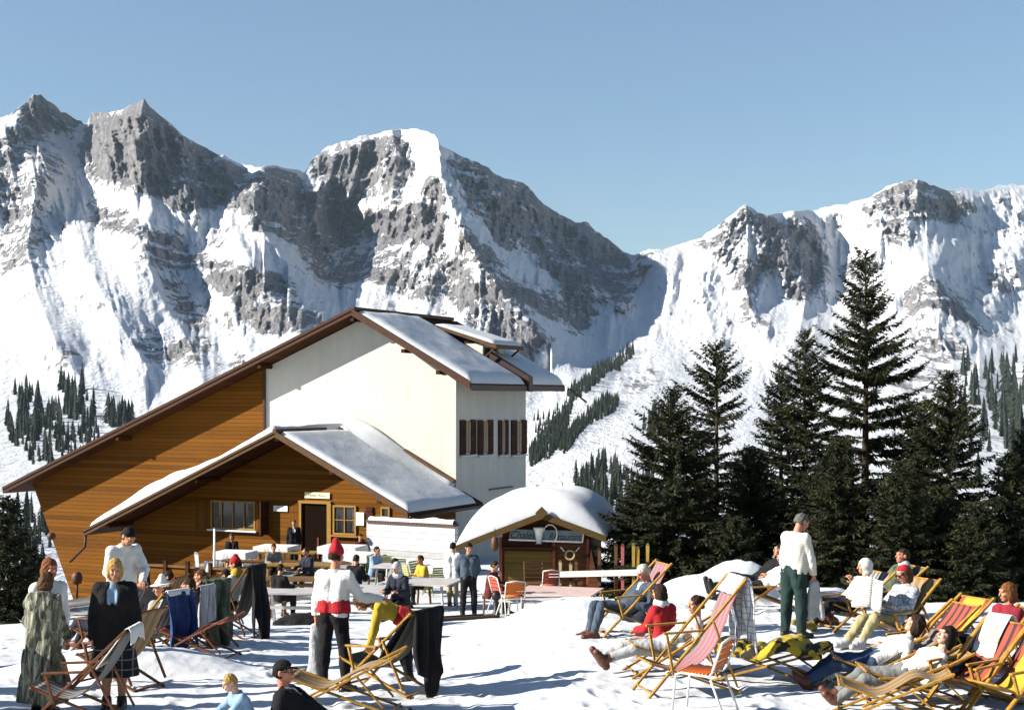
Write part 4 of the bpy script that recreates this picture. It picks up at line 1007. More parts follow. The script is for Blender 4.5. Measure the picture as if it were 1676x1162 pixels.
def spruce_meshes(H, RB, seed, sag=.25, gap=0.0, top_thin=1.0, clear=.03, dens=1.0):
    """needle sprays on whorled drooping limbs; returns crown quads and trunk builder"""
    g = np.random.default_rng(seed); Vs = []; bark = MB()
    tr = .014*H
    bark.tube([(0,0,-.6),(0,0,H*.3),(.03*math.sin(seed),0,H*.7),(0,0,H*.985)],[tr*1.15,tr*.85,tr*.4,.012],8)
    z = H*clear
    while z < H*.985:
        u = z/H
        n = int(g.integers(6,9)) if u < .9 else 5
        ph = g.random()*6.28
        for k in range(n):
            if gap and g.random() < gap and u < .85: continue
            az_ = ph+6.283*k/n+g.normal(0,.2)
            L = RB*((1-u)**.72)*g.uniform(.62,1.12)*(1 if u < .72 else top_thin)+.12
            if g.random() < .07: L *= g.uniform(.4,.6)
            if u < .7 and g.random() < .06: L *= 1.2
            zz = z+g.normal(0,.012*H)
            up0 = g.uniform(-.05,.18)+.75*u*u - .12*(1-u); sg = sag*(1-.75*u)*g.uniform(.7,1.4)
            ns = max(5, int(L/.075*dens)); w = np.linspace(0.04,1,ns)
            r_ = L*w; hz = zz+L*(up0*w - sg*2.0*w*w*(1-.62*w) + .10*w**3)
            bend = g.normal(0,.12)*w*w*L
            cx_, sx_ = math.cos(az_), math.sin(az_); side = np.array([-sx_,cx_,0]); fw = np.array([cx_,sx_,0])
            C = np.stack([r_*cx_-bend*sx_, r_*sx_+bend*cx_, hz], -1)
            bark.tube([C[0],C[ns//2],C[-1]],[.014*L/2+.010,.010,.003],4,cap=False)
            body = np.sin(np.pi*np.clip(w,0.02,.985)**.85)**.6
            for sd,cnt in ((-1,3),(1,3),(0,3)):
                for rep in range(cnt):
                    tl = (.07+.25*body)*min(1.15,.42+L*.33)*g.uniform(.45,1.2,ns)
                    if sd == 0:
                        d = fw[None]*.5+np.array([0,0,-1])[None]*g.uniform(.3,1.3,ns)[:,None]+side[None]*g.normal(0,.4,ns)[:,None]; tl = tl*.72
                    else:
                        d = side[None]*sd*g.uniform(.5,1.1,ns)[:,None]+fw[None]*g.uniform(.5,1.2,ns)[:,None]+np.array([0,0,1])[None]*g.uniform(-.75,.25,ns)[:,None]
                    d = d/np.linalg.norm(d,axis=1,keepdims=True)
                    a0 = C+g.normal(0,.018,(ns,3)); e = a0+d*tl[:,None]; mid = a0+d*tl[:,None]*.5
                    pr = np.cross(d, g.normal(0,1,(ns,3))); pr /= np.linalg.norm(pr,axis=1,keepdims=True)+1e-6
                    ww = (tl*.07+.011)[:,None]
                    Vs.append(np.stack([a0, mid+pr*ww, e, mid-pr*ww],1))
        z += H*g.uniform(.027,.042)*(1.1 if u < .6 else .75)/max(.7,dens)
    # leader
    m_ = 26; zl = np.linspace(H*.90,H*1.0,m_); a0 = np.stack([zl*0,zl*0,zl],-1); dd = g.normal(0,1,(m_,3)); dd[:,2] = np.abs(dd[:,2])+.6
    dd /= np.linalg.norm(dd,axis=1,keepdims=True); tl = np.linspace(.34,.12,m_); e = a0+dd*tl[:,None]; pr = np.cross(dd,g.normal(0,1,(m_,3))); pr/=np.linalg.norm(pr,axis=1,keepdims=True)
    Vs.append(np.stack([a0,(a0+e)/2+pr*.035,e,(a0+e)/2-pr*.035],1))
    V = np.concatenate(Vs,0); return V.reshape(-1,3), np.arange(V.shape[0]*4).reshape(-1,4), bark
def spruce(pos, H, RB, seed, label, rot=0.0, group='tall spruces at the edge of the sun terrace', snow=0, **k):
    o = thing('spruce', label, 'tree', pos, rot, group)
    V, F_, bark = spruce_meshes(H, RB, seed, **k)
    bark.build('trunk', BARK, o, True, fixn=False)
    np_mesh('crown', V, F_, NEED, o, smooth=False)
    g = np.random.default_rng(seed+100)
    for i in range(snow):
        a_ = R(g.uniform(200,340)); u = g.uniform(.16,.42); r_ = RB*(1-u)**.82*g.uniform(.55,.95); zz = H*u-.12*r_
        c = Vector((r_*math.cos(a_), r_*math.sin(a_), zz)); sz = g.uniform(.07,.16)
        bm = bmesh.new(); bmesh.ops.create_icosphere(bm, subdivisions=3, radius=1)
        for vv in bm.verts:
            q_ = vv.co.copy(); n_ = float(N3.fbm(np.array([q_.x*1.6+i*3.1+seed]),np.array([q_.y*1.6+q_.z]),3)[0])
            vv.co = Vector((q_.x*sz*1.9, q_.y*sz*1.1, max(q_.z,-.3)*sz*.42))*(.55+.9*n_)
        me = bpy.data.meshes.new('snow_clump'); bm.to_mesh(me); bm.free(); me.materials.append(SNOW)
        me.polygons.foreach_set('use_smooth',[True]*len(me.polygons))
        so_ = bpy.data.objects.new('snow_clump', me); COL.objects.link(so_); so_.parent = o; so_.location = c; so_.rotation_euler = (g.uniform(-.3,.1),g.uniform(-.3,.3),a_+R(90))
    return o
def sp_at(px, pytop, d, hw, seed, label, zoff=0.0, **k):
    q = at(px, d); q.z += zoff-.1; top = CZ-(pytop-HY)/FL*d; H = top-q.z
    return spruce(q, H, hw/FL*d, seed, label, **k)
sp_at(1416,413,43.0,168,1,'tallest spruce of the group, its pointed top well above all others',sag=.20)
sp_at(1172,560,45.5,104,2,'open spruce with flat ragged top and trunk showing between sparse branches',gap=.33,sag=.30,top_thin=1.6)
sp_at(1100,640,41.0,140,3,'dense dark spruce at the left end of the group beside the kiosk',sag=.24)
sp_at(1318,545,44.5,122,4,'spruce just left of the tallest one with a slim pointed top',sag=.22)
sp_at(1279,600,48.0,100,5,'narrower spruce in the gap between the open one and the slim one',sag=.22)
sp_at(1553,612,40.5,132,6,'broad spruce at the right of the tallest with a thin spire',sag=.24)
sp_at(1505,660,47.0,108,7,'shorter spruce tucked between the tallest and the broad right one')
sp_at(1652,745,40.0,85,8,'low spruce at the right edge of the view')
sp_at(1226,735,42.0,105,9,'low bushy spruce filling the gap below the open spruce')
sp_at(1375,720,39.0,100,10,'low bushy spruce in front of the tallest trunk',clear=.0)
sp_at(1475,760,37.5,95,15,'low dark spruce behind the newspaper reader',clear=.0)
sp_at(1600,830,36.5,80,16,'lowest bushy spruce behind the man in the red sweater',clear=.0)
sp_at(1052,792,43.0,92,21,'bushy spruce at the far left of the group, tips over the ski rack')
sp_at(1145,775,44.5,95,22,'bushy spruce between the dense left one and the open one')
sp_at(1345,765,40.5,95,23,'bushy spruce right behind the standing man',clear=.0)
sp_at(1200,850,39.5,80,24,'lowest bushy spruce beside the snow mound',clear=.0)
sp_at(1535,800,38.5,90,25,'bushy spruce low in front of the broad right one',clear=.0)
sp_at(1690,690,44.0,95,26,'spruce cut by the right edge of the view')
sp_at(14,815,36.0,85,11,'dark shaded spruce at the left edge behind the fur coat',group='spruces at the left edge',sag=.2,zoff=-1.0)
sp_at(-55,770,39.0,90,12,'dark spruce half outside the left edge of the view',group='spruces at the left edge',zoff=-1.0)
sp_at(52,905,41.0,55,13,'small spruce under the leaning timber corner',group='spruces at the left edge',zoff=-1.5)

# ------------------------------------------------------------------ conifers far off on the mountain sides
def far_proto(name, seed, H=1.0, tiers=14):
    g = np.random.default_rng(seed); mb = MB(); 
    for k in range(tiers):
        u = k/tiers; z0 = .05+.93*u; r_ = .155*(1-u)**.75*g.uniform(.8,1.2)+.012; n = 9; hgt = .20*(1-.5*u)
        vs = [(0,0,min(1.0,z0+hgt))]+[(r_*(1.0 if j%2 else .45)*g.uniform(.7,1.25)*math.cos(6.283*j/n), r_*(1.0 if j%2 else .45)*g.uniform(.7,1.25)*math.sin(6.283*j/n), z0-.05*(j%2)) for j in range(n)]
        mb.add(vs,[(0,1+j,1+(j+1)%n) for j in range(n)])
    return mb
FP = [far_proto('c',s) for s in (1,2,3)]
def far_tree(px, pyb, hpx, seed, group, label, stretch=1.0):
    q = mpos(px, pyb); d = q.y
    if not FPM[seed%3]:
        o = FP[seed%3].build('conifer', FARN, None, fixn=False); FPM[seed%3].append(o); 
    else:
        o = FPM[seed%3][0].copy(); COL.objects.link(o)
    h = hpx/FL*d; o.location = q-Vector((0,0,h*.06)); w_ = h*stretch*(.75+.5*((seed*37)%100)/100); o.scale = (w_,w_,h); o.rotation_euler = (0,0,seed*1.7)
    return tag(o, label, 'tree', group)
FPM = [[],[],[]]
g = np.random.default_rng(5)
def cluster(n, regs, hr, group, label, stretch=1.0):
    tot = sum(r[-1] for r in regs)
    for (poly, w) in regs:
        k = int(round(n*w/tot)); xs = [p[0] for p in poly]; ys = [p[1] for p in poly]; c = 0; tries = 0
        while c < k and tries < 4000:
            tries += 1
            x = g.uniform(min(xs),max(xs)); y = g.uniform(min(ys),max(ys))
            if in_poly(np.array([x]),np.array([y]),poly)[0]:
                far_tree(x, y, g.uniform(*hr)*(.7+.6*g.random()), int(g.integers(0,1000)), group, label, stretch); c += 1
cluster(200,[([(20,640),(50,640),(85,700),(110,760),(60,760),(30,700)],30),([(60,680),(110,660),(160,690),(165,745),(110,765)],30),([(90,640),(130,632),(160,680),(120,690)],12),([(175,690),(215,680),(220,700),(180,705)],12),([(10,690),(40,690),(60,770),(10,720)],10)],(20,46),'dark conifers on the lower left mountain slope','small dark conifer among those on the lower left mountain slope')
cluster(60,[([(0,850),(40,835),(80,850),(85,930),(0,930)],1)],(24,46),'bluish conifers below the timber corner','distant conifer in the wood below the leaning timber corner')
cluster(54,[([(1520,690),(1600,640),(1690,630),(1690,740),(1560,760)],36),([(1600,840),(1640,790),(1690,770),(1690,870)],18)],(26,60),'conifers on the slope at the right edge','scattered conifer on the snowy slope at the right edge',.8)
cluster(16,[([(1575,740),(1610,690),(1700,640),(1700,790),(1600,800)],1)],(60,120),'taller conifers at the right edge','taller conifer on the slope behind the right edge spruces',.9)
cluster(24,[([(915,800),(1000,800),(1010,840),(930,835)],1)],(22,42),'conifers behind the kiosk roof','mid green conifer standing just behind the kiosk roof')
# woods that read as one mass: one object each
def wood(name, regs, n, hr, label):
    V = []; Fs = []; off = 0
    tot = sum(r[-1] for r in regs)
    for poly, w in regs:
        k = int(n*w/tot); xs = [p[0] for p in poly]; ys = [p[1] for p in poly]
        X_ = g.uniform(min(xs),max(xs),k*6); Y_ = g.uniform(min(ys),max(ys),k*6); ok = in_poly(X_,Y_,poly); X_, Y_ = X_[ok][:k], Y_[ok][:k]
        D_ = mdist(X_,Y_)
        for x,y,d in zip(X_,Y_,D_):
            pb = FP[int(g.integers(0,3))]; q = P(x,y,d); h = g.uniform(*hr)/FL*d; a_ = g.random()*6.28; ca, sa = math.cos(a_)*h*.95, math.sin(a_)*h*.95
            V += [(q.x+vx*ca-vy*sa, q.y+vx*sa+vy*ca, q.z+vz*h-h*.08) for vx,vy,vz in pb.v]; Fs += [tuple(i+off for i in f_) for f_ in pb.f]; off += len(pb.v)
    o = np_mesh(name, V, Fs, FARN, smooth=False); return tag(o, label, 'wood', None, 'stuff')
wood('forest',[([(866,740),(880,720),(930,665),(940,650),(925,720),(895,755),(868,765)],150),([(915,735),(935,705),(985,655),(1015,655),(1010,672),(960,700),(925,745)],130),([(925,645),(985,600),(1010,600),(960,645),(940,655)],60),([(1000,600),(1035,565),(1040,580),(1015,610)],18),([(868,690),(935,655),(925,680),(880,730)],10)],1100,(12,22),'strips of dark forest running up the snowy slope behind the chalet')
wood('woodland',[([(940,790),(980,765),(1060,790),(1110,830),(1110,900),(1000,900),(955,840)],160),([(1040,700),(1080,690),(1075,720)],8),([(1560,600),(1676,590),(1680,640),(1600,670)],12)],300,(26,50),'dark woodland between the kiosk roof and the left spruces')
# ================================================================== people: one continuous skinned body each
def surf_nets(F_, org, h):
    """naive surface nets on a scalar grid (inside < 0)"""
    s = F_ < 0; nx, ny, nz = F_.shape
    corners = [(i,j,k) for i in (0,1) for j in (0,1) for k in (0,1)]
    def c(i,j,k): return F_[i:nx-1+i, j:ny-1+j, k:nz-1+k]
    ins = sum((c(*q) < 0).astype(np.int8) for q in corners); act = (ins > 0) & (ins < 8)
    P_ = np.zeros(act.shape+(3,), np.float32); W_ = np.zeros(act.shape, np.float32)
    for a in corners:
        for ax in range(3):
            if a[ax]: continue
            b_ = list(a); b_[ax] = 1
            fa, fb = c(*a), c(*b_); x = (fa < 0) != (fb < 0)
            t_ = np.where(x, fa/(fa-fb+1e-12), 0)
            p = [np.full(act.shape, v_, np.float32) for v_ in a]; p[ax] = t_
            for q in range(3): P_[...,q] += np.where(x, p[q], 0)
            W_ += x
    idx = -np.ones(act.shape, np.int64); I = np.argwhere(act); idx[act] = np.arange(len(I))
    V = (P_[act]/W_[act][:,None]+I)*h+np.asarray(org)
    Fc = []
    for ax in range(3):
        u, w = [(1,2),(2,0),(0,1)][ax]
        sl0 = [slice(None)]*3; sl1 = [slice(None)]*3; sl0[ax] = slice(0,-1); sl1[ax] = slice(1,None)
        x = s[tuple(sl0)] != s[tuple(sl1)]; E = np.argwhere(x)
        E = E[(E[:,u] > 0) & (E[:,w] > 0) & (E[:,u] < F_.shape[u]-1) & (E[:,w] < F_.shape[w]-1)]
        if not len(E): continue
        def g_(du, dw):
            q = E.copy(); q[:,u] -= du; q[:,w] -= dw; return idx[q[:,0],q[:,1],q[:,2]]
        quad = np.stack([g_(1,1),g_(0,1),g_(0,0),g_(1,0)],1)
        fl = s[E[:,0],E[:,1],E[:,2]]; quad[~fl] = quad[~fl][:, ::-1]
        Fc.append(quad)
    Fc = np.concatenate(Fc) if Fc else np.zeros((0,4),int); Fc = Fc[(Fc >= 0).all(1)]
    return V, Fc
def smin(a, b, k):
    h = np.clip(.5+.5*(b-a)/k, 0, 1); return b*(1-h)+a*h-k*h*(1-h)
def caps(p, a, b, ra, rb):
    a = np.asarray(a, np.float32); d = np.asarray(b, np.float32)-a; L2 = float(d@d)+1e-9
    t_ = np.clip(((p-a)@d)/L2, 0, 1); return np.linalg.norm(p-a-t_[...,None]*d, axis=-1)-(ra+(rb-ra)*t_)
def elli(p, c, r):
    r = np.asarray(r, np.float32); q = (p-np.asarray(c, np.float32))/r; k0 = np.linalg.norm(q,axis=-1); k1 = np.linalg.norm(q/r,axis=-1)+1e-9
    return k0*(k0-1)/k1
def grid(lo, hi, h):
    lo = np.asarray(lo)-2.5*h; hi = np.asarray(hi)+2.5*h; n = np.ceil((hi-lo)/h).astype(int)+1
    ax = [lo[i]+h*np.arange(n[i]) for i in range(3)]
    return np.stack(np.meshgrid(*ax, indexing='ij'), -1).astype(np.float32), lo
def bounds(prims, pad):
    P_ = np.array([q for pr in prims for q in (np.asarray(pr[0])-max(pr[2],pr[3]), np.asarray(pr[0])+max(pr[2],pr[3]), np.asarray(pr[1])-max(pr[2],pr[3]), np.asarray(pr[1])+max(pr[2],pr[3]))])
    return P_.min(0)-pad, P_.max(0)+pad
def field(p, prims, k, infl=0.0):
    f = None
    for a, b_, ra, rb in prims:
        d = caps(p, a, b_, ra+infl, rb+infl); f = d if f is None else smin(f, d, k)
    return f
def nrm(v): v = np.asarray(v, float); return v/(np.linalg.norm(v)+1e-9)
def fold(p, amp, sc, seed):
    return amp*((N1.fbm(p[...,0]*sc+seed*3.1+p[...,1]*sc*.6, p[...,2]*sc*.55+p[...,1]*sc*.8, 3)-.5)*2)

SKIN = {}
def skin_mat(tone):
    if tone in SKIN: return SKIN[tone]
    base = {'fair':(.52,.29,.19),'tan':(.42,.19,.10),'red':(.46,.17,.10)}[tone]
    m, t, b = nt('skin_'+tone); n1 = noise(t, mapped(t,(1,1,1)), 14, 4, .6)
    t.links.new(ramp(t, n1, [(.3,tuple(x*.8 for x in base)),(.7,tuple(min(1,x*1.12) for x in base))]), b.inputs['Base Color'])
    b.inputs['Roughness'].default_value = .55; b.inputs['Subsurface Weight'].default_value = .08; b.inputs['Subsurface Radius'].default_value = (.01,.004,.002)
    SKIN[tone] = m; return m
EYEM = mat_plain('eye_dark',(.02,.014,.01),.3,0,6,.1,0); LIPM = mat_plain('lip_colour',(.30,.08,.06),.5,0,6,.1,0)
def hair_mat(name, col):
    if 'hair_'+name in MATS: return MATS['hair_'+name]
    m, t, b = nt('hair_'+name); n1 = noise(t, mapped(t,(40,40,9)), 3, 5, .7)
    t.links.new(ramp(t, n1, [(.3,tuple(x*.45 for x in col)),(.7,tuple(min(1,x*1.3) for x in col))]), b.inputs['Base Color'])
    b.inputs['Roughness'].default_value = .75; b.inputs['Specular IOR Level'].default_value = .12; bump(t, b, n1, .5, .006); MATS['hair_'+name] = m; return m
HAIR = {'black':(.012,.009,.008),'dark':(.03,.018,.011),'brown':(.09,.045,.02),'blonde':(.36,.22,.07),'grey':(.11,.10,.095),'auburn':(.16,.06,.02),'white':(.5,.47,.4)}

def head_frame(yaw, pitch, roll=0):
    """columns: left, back, up of the head; yaw > 0 turns to the person's left, pitch > 0 looks down"""
    M = Matrix.Rotation(R(yaw),3,'Z') @ Matrix.Rotation(R(pitch),3,'X') @ Matrix.Rotation(R(roll),3,'Y')
    return np.array(M)
def head_sdf(p):
    f = elli(p,(0,.016,.030),(.076,.094,.088))
    f = smin(f, elli(p,(0,-.030,-.030),(.058,.062,.082)), .03)
    f = smin(f, elli(p,(0,-.062,-.088),(.026,.024,.022)), .03)
    for sx in (-1,1):
        f = smin(f, elli(p,(sx*.036,-.072,-.022),(.020,.018,.018)), .02)
        f = np.maximum(f, -(elli(p,(sx*.031,-.104,.016),(.018,.016,.012))+.002))
        f = np.minimum(f, elli(p,(sx*.031,-.078,.015),(.0135,.0135,.0135)))
        e = np.maximum(elli(p,(sx*.080,.014,-.002),(.011,.022,.033)), -elli(p,(sx*.090,.004,-.002),(.008,.012,.02))); f = smin(f, e, .008)
    f = smin(f, caps(p,(-.045,-.080,.038),(.045,-.080,.038),.011,.011), .016)
    f = smin(f, caps(p,(0,-.094,.018),(0,-.112,-.022),.009,.0135), .012)
    f = smin(f, elli(p,(0,-.092,-.060),(.024,.012,.012)), .008)
    return f
def make_body(D):
    """D: joints in local space, facing -Y; returns prims by region"""
    H = D.get('H',1.72)/1.75; fem = D.get('fem',False); girth = D.get('girth',1.0)
    pel = np.array(D.get('pelvis',(0,0,.93*H)), float); td = nrm(D.get('torso',(0,0,1))); tw = D.get('twist',0.0); th_ = D.get('hipyaw',0.0)
    side = np.array([math.cos(R(th_)),math.sin(R(th_)),0]); ss = np.array([math.cos(R(tw)),math.sin(R(tw)),0]); ss = nrm(ss-td*(ss@td))
    roll = D.get('lat',0.0)
    tl = .50*H; nb = pel+td*tl; sh = (.150 if fem else .168)*H*D.get('shw',1.0)
    fw = nrm(np.cross(td, ss))   # forward is -Y for upright
    if fw[1] > 0 and abs(td[2]) > .2: fw = -fw
    J = {'pel':pel,'nb':nb}
    tor = []; g_ = girth
    for s_ in (-1,1):
        a = pel+side*s_*.078*H; b_ = pel+td*.20*H+side*s_*(.058 if fem else .068)*H*g_; c_ = pel+td*.38*H+ss*s_*.085*H
        tor += [(a, b_, (.112 if fem else .102)*H*g_, (.088 if fem else .100)*H*g_), (b_, c_, (.088 if fem else .100)*H*g_, .102*H*g_)]
        J['sh'+'RL'[s_ > 0]] = nb-td*.045*H+ss*s_*sh
        tor += [(nb-td*.06*H+ss*s_*.05, J['sh'+'RL'[s_ > 0]], .066*H, .062*H)]
        if fem: q = pel+td*.33*H+ss*s_*.07*H+fw*.075*H; tor += [(q, q+td*.01, .058*H, .05*H)]
    if g_ > 1.1: tor += [(pel+td*.10*H+fw*.04, pel+td*.2*H+fw*.05, .12*H, .12*H)]
    legs = {}; arms = {}; feet = {}
    for n_, s_ in (('R',-1),('L',1)):
        L_ = D.get('leg'+n_, ((0,0,-1),(0,0,-1),(0,-1,-.12)))
        hp = pel+side*s_*.088*H-td*.03*H; kn = hp+nrm(L_[0])*.435*H; an = kn+nrm(L_[1])*.415*H; fd = nrm(L_[2]); toe = an+fd*.17*H+np.array([0,0,-.035]); heel = an-fd*.045+np.array([0,0,-.045])
        cf = kn+nrm(L_[1])*.13*H
        legs[n_] = [(hp,kn,.086*H*(1.05 if fem else 1)*min(1.1,g_),.058*H),(kn,cf,.056*H,.056*H),(cf,an,.056*H,.038*H)]
        feet[n_] = [(heel,toe,.040*H,.032*H),(an,an+fd*.09*H+np.array([0,0,-.02]),.042*H,.036*H)]
        J['kn'+n_], J['an'+n_], J['hp'+n_] = kn, an, hp
        A = D.get('arm'+n_, ((s_*.16,0,-1),(s_*.06,-.12,-1)))
        s0 = J['sh'+n_]; el = s0+nrm(A[0])*.295*H; wr = el+nrm(A[1])*.255*H
        arms[n_] = [(s0,el,.054*H,.041*H),(el,el+nrm(A[1])*.09*H,.042*H,.040*H),(el+nrm(A[1])*.09*H,wr,.040*H,.026*H)]
        J['el'+n_], J['wr'+n_], J['fa'+n_] = el, wr, nrm(A[1])
    yaw, pit = D.get('head',(0,0))[:2]; rol = D.get('head',(0,0,0))[2] if len(D.get('head',(0,0))) > 2 else 0
    HM = head_frame(yaw, pit, rol); nk = D.get('neck', tuple(td*.8+np.array([0,-.25,.35])))
    hc = nb+nrm(nk)*.125*H+HM@np.array([0,-.012,.085])*H
    J['hc'], J['HM'], J['H'] = hc, HM, H
    neck = [(nb-td*.02, hc+HM@np.array([0,.02,-.05])*H, .060*H, .052*H)]
    return J, tor, legs, arms, feet, neck, fw
def hand_prims(wr, d, palm, curl, side_, H):
    """palm slab, four unequal bent fingers, a thumb from the side of the palm"""
    d = nrm(d); n_ = nrm(np.asarray(palm)-d*(np.asarray(palm)@d)); s_ = np.cross(d, n_)*side_
    pr = []
    for o in (-.026,-.009,.009,.026): pr.append((wr+d*.012+s_*o*.8, wr+d*.088*H+s_*o*1.05, .015, .0125))
    for o,L_,c_ in ((-.030,.064,1.12),(-.0105,.078,1.0),(.0095,.082,.95),(.029,.074,.9)):
        b0 = wr+d*.092*H+s_*o*1.05; a_ = 0.0; q = b0
        for seg,(fr,r0,r1) in enumerate(((.44,.0098,.0092),(.32,.0092,.0084),(.24,.0084,.0070))):
            a_ += R(curl)*c_*(.55 if seg == 0 else .75); dd = d*math.cos(a_)+n_*math.sin(a_); e = q+dd*L_*fr*H; pr.append((q,e,r0,r1)); q = e
    t0 = wr+d*.030+s_*.030; t1 = t0+nrm(d*.55+s_*.75+n_*.25)*.042*H; t2 = t1+nrm(d*.9+s_*.2+n_*.45)*.032*H
    pr += [(t0,t1,.0135,.0115),(t1,t2,.0115,.0085)]
    return pr
def as_obj(name, V, F_, mats, par=None, mi=None):
    return np_mesh(name, V, F_, mats, par, True, mi)
def garment(name, par, prims, infl, k, mat_, h, cuts=(), fd=(.006,9), seed=0, holes=()):
    lo, hi = bounds(prims, infl+.02); p, org = grid(lo, hi, h); f = field(p, prims, k, infl)
    f = f-fold(p, fd[0], fd[1], seed)
    for pt, n_ in cuts: f = np.maximum(f, (p-np.asarray(pt,np.float32))@np.asarray(nrm(n_),np.float32))
    for pr in holes: f = np.maximum(f, -caps(p, *pr))
    V, F_ = surf_nets(f, org, h); return as_obj(name, V, F_, mat_, par)
PCOUNT = [0]; LASTJ = {}
def person(label, loc, rotz, D, res=.014, group=None):
    PCOUNT[0] += 1; seed = PCOUNT[0]
    J, tor, legs, arms, feet, neck, fw = make_body(D); H = J['H']; HM, hc = J['HM'], J['hc']
    allp = tor+neck+[q for n_ in 'LR' for q in legs[n_]+arms[n_]+feet[n_]]
    h = res*1.25; lo, hi = bounds(allp, .03); p, org = grid(lo, hi, h); V0, F0_ = surf_nets(field(p, allp, .035), org, h)
    parts = [(V0,F0_,np.zeros(len(F0_),int))]
    # head
    hh = res*.5; g_, o_ = grid((-.10,-.135,-.125),(.10,.125,.135), hh)
    Vh, Fh = surf_nets(head_sdf(g_), o_, hh); cen = Vh[Fh].mean(1); mi = np.zeros(len(Fh), int)
    for sx in (-1,1): mi[(np.linalg.norm((cen-np.array([sx*.031,-.0885,.015]))/np.array([1,1,.62]),axis=1) < .0115)] = 1
    mi[(np.abs(cen[:,0]) < .022) & (np.abs(cen[:,2]+.060) < .009) & (cen[:,1] < -.090)] = 2
    parts.append((Vh*H@HM.T+hc, Fh, mi))
    # hands
    for n_, s_ in (('L',1),('R',-1)):
        d = J['fa'+n_]; palm = D.get('palm'+n_, None)
        if palm is None: palm = np.array([-s_,0,0])*.8+fw*.2 if abs(d[2]) > .6 else np.array([0,0,-1.])
        d2 = nrm(D.get('hd'+n_, d)); pr = hand_prims(J['wr'+n_], d2, palm, D.get('curl',35), s_, H)
        lo, hi = bounds(pr, .006); hb = max(.0052, res*.40); p, org = grid(lo, hi, hb); Vf, Ff = surf_nets(field(p, pr, .008), org, hb); parts.append((Vf,Ff,np.zeros(len(Ff),int)))
    off = 0; VV = []; FF = []; MI = []
    for v_, f_, m_ in parts: VV.append(v_); FF.append(f_+off); MI.append(m_); off += len(v_)
    o = np_mesh('person', np.concatenate(VV), np.concatenate(FF), [skin_mat(D.get('skin','tan')), EYEM, LIPM], None, True, np.concatenate(MI))
    o.location = loc; o.rotation_euler = (0,0,rotz); tag(o, label, 'person', group)
    LASTJ.clear(); LASTJ.update(J)
    td = nrm(D.get('torso',(0,0,1))); pel, nb = J['pel'], J['nb']; up = np.array([0,0,1.])
    neckcut = [(nb+td*.045*H, td)]
    for gi, G_ in enumerate(D['wear']):
        kind, mat_ = G_[0], G_[1]; kw = G_[2] if len(G_) > 2 else {}; sd = seed*7+gi
        sl = [q for n_ in kw.get('arms','LR') for q in arms[n_][:(1 if kw.get('short') else 3)]]
        if kind in ('jacket','jumper','shirt'):
            ln = kw.get('len', {'jacket':.10,'jumper':.02,'shirt':-.0}[kind])
            pr = tor+sl+([(pel+np.array([sx*.075*H,0,0]), pel-td*ln+np.array([sx*.08*H,0,0]), .112*H, .118*H) for sx in (-1,1)] if ln > .03 else [])
            pr = pr+[(nb-td*.03,nb+td*.03,.068*H,.062*H)]
            infl = {'jacket':.026,'jumper':.018,'shirt':.013}[kind]+kw.get('infl',0)
            wc = [(pel-td*(ln+.03), -td)]
            holes = []
            if kw.get('open'): holes = [(nb+fw*.13+td*.02, pel+td*kw['open']*H+fw*.17, .078*H, .050*H)]
            garment(kind, o, pr, infl, .018, mat_, res, neckcut+wc, (kw.get('fold',.015),kw.get('fs',9)), sd, holes)
        elif kind == 'trousers':
            pr = tor[:1]+tor[3 if not D.get('fem') else 4:][:1]+[q for n_ in 'LR' for q in legs[n_]]
            pr = [(pel+np.array([sx*.07*H,0,0]), pel+td*.06*H+np.array([sx*.06*H,0,0]), .115*H, .105*H) for sx in (-1,1)]+[q for n_ in 'LR' for q in legs[n_]]
            garment('trousers', o, pr, .016+kw.get('infl',0), .025, mat_, res, [(pel+td*.065*H, td)]+[(J['an'+n_]+nrm(J['an'+n_]-J['kn'+n_])*.01, nrm(J['an'+n_]-J['kn'+n_])) for n_ in ()], (.015,10), sd)
        elif kind == 'skirt' or kind == 'coat':
            L_ = kw.get('len',.55)*H; r1 = kw.get('hem',.24)*H; dn = nrm(kw.get('dir',(0,0,-1)))
            pr = [(pel+td*.08*H+np.array([sx*.06,0,0]), pel+dn*L_+np.array([sx*.11,0,0]), .10*H, r1) for sx in (-1,1)]
            cu = [(pel+dn*L_, dn)]
            if kind == 'coat':
                pr = pr+tor+sl+[(nb-td*.03,nb+td*.05,.085*H,.085*H)]; cu = cu+[(nb+td*.09*H, td)]
            else: cu = cu+[(pel+td*.0*H, td)]
            garment(kind, o, pr, .026+kw.get('infl',0), .05, mat_, res, cu, (kw.get('fold',.02),kw.get('fs',10)), sd)
        elif kind == 'shoes':
            for n_ in 'LR': garment('shoe', o, feet[n_]+[(J['an'+n_],J['an'+n_]+nrm(J['kn'+n_]-J['an'+n_])*kw.get('h',.05),.045*H,.045*H)], .012, .02, mat_, res*.7, (), (.002,9), sd)
        elif kind == 'sash':
            pr = [(pel+td*.06*H+np.array([sx*.07*H,0,0]), pel+td*.15*H+np.array([sx*.065*H,0,0]), .118*H, .106*H) for sx in (-1,1)]
            garment('sash', o, pr, .026, .03, mat_, res, [(pel+td*.19*H, td),(pel+td*.015*H,-td)], (.010,12), sd)
        elif kind == 'scarf':
            pr = [(nb+td*.03*H+np.array([sx*.03,0,0]), nb+td*.05*H-np.array([sx*.03,0,0])+fw*.03, .07*H, .07*H) for sx in (-1,1)]
            garment('scarf', o, pr, .014, .03, mat_, res*.8, (), (.008,16), sd)
        elif kind == 'cap':
            tall = kw.get('tall',0.0); hb = res*.6
            g_, o_ = grid((-.12,-.15,-.02),(.12,.15,.17+tall), hb); f = elli(g_,(0,.012,.030),(.090,.108,.108))
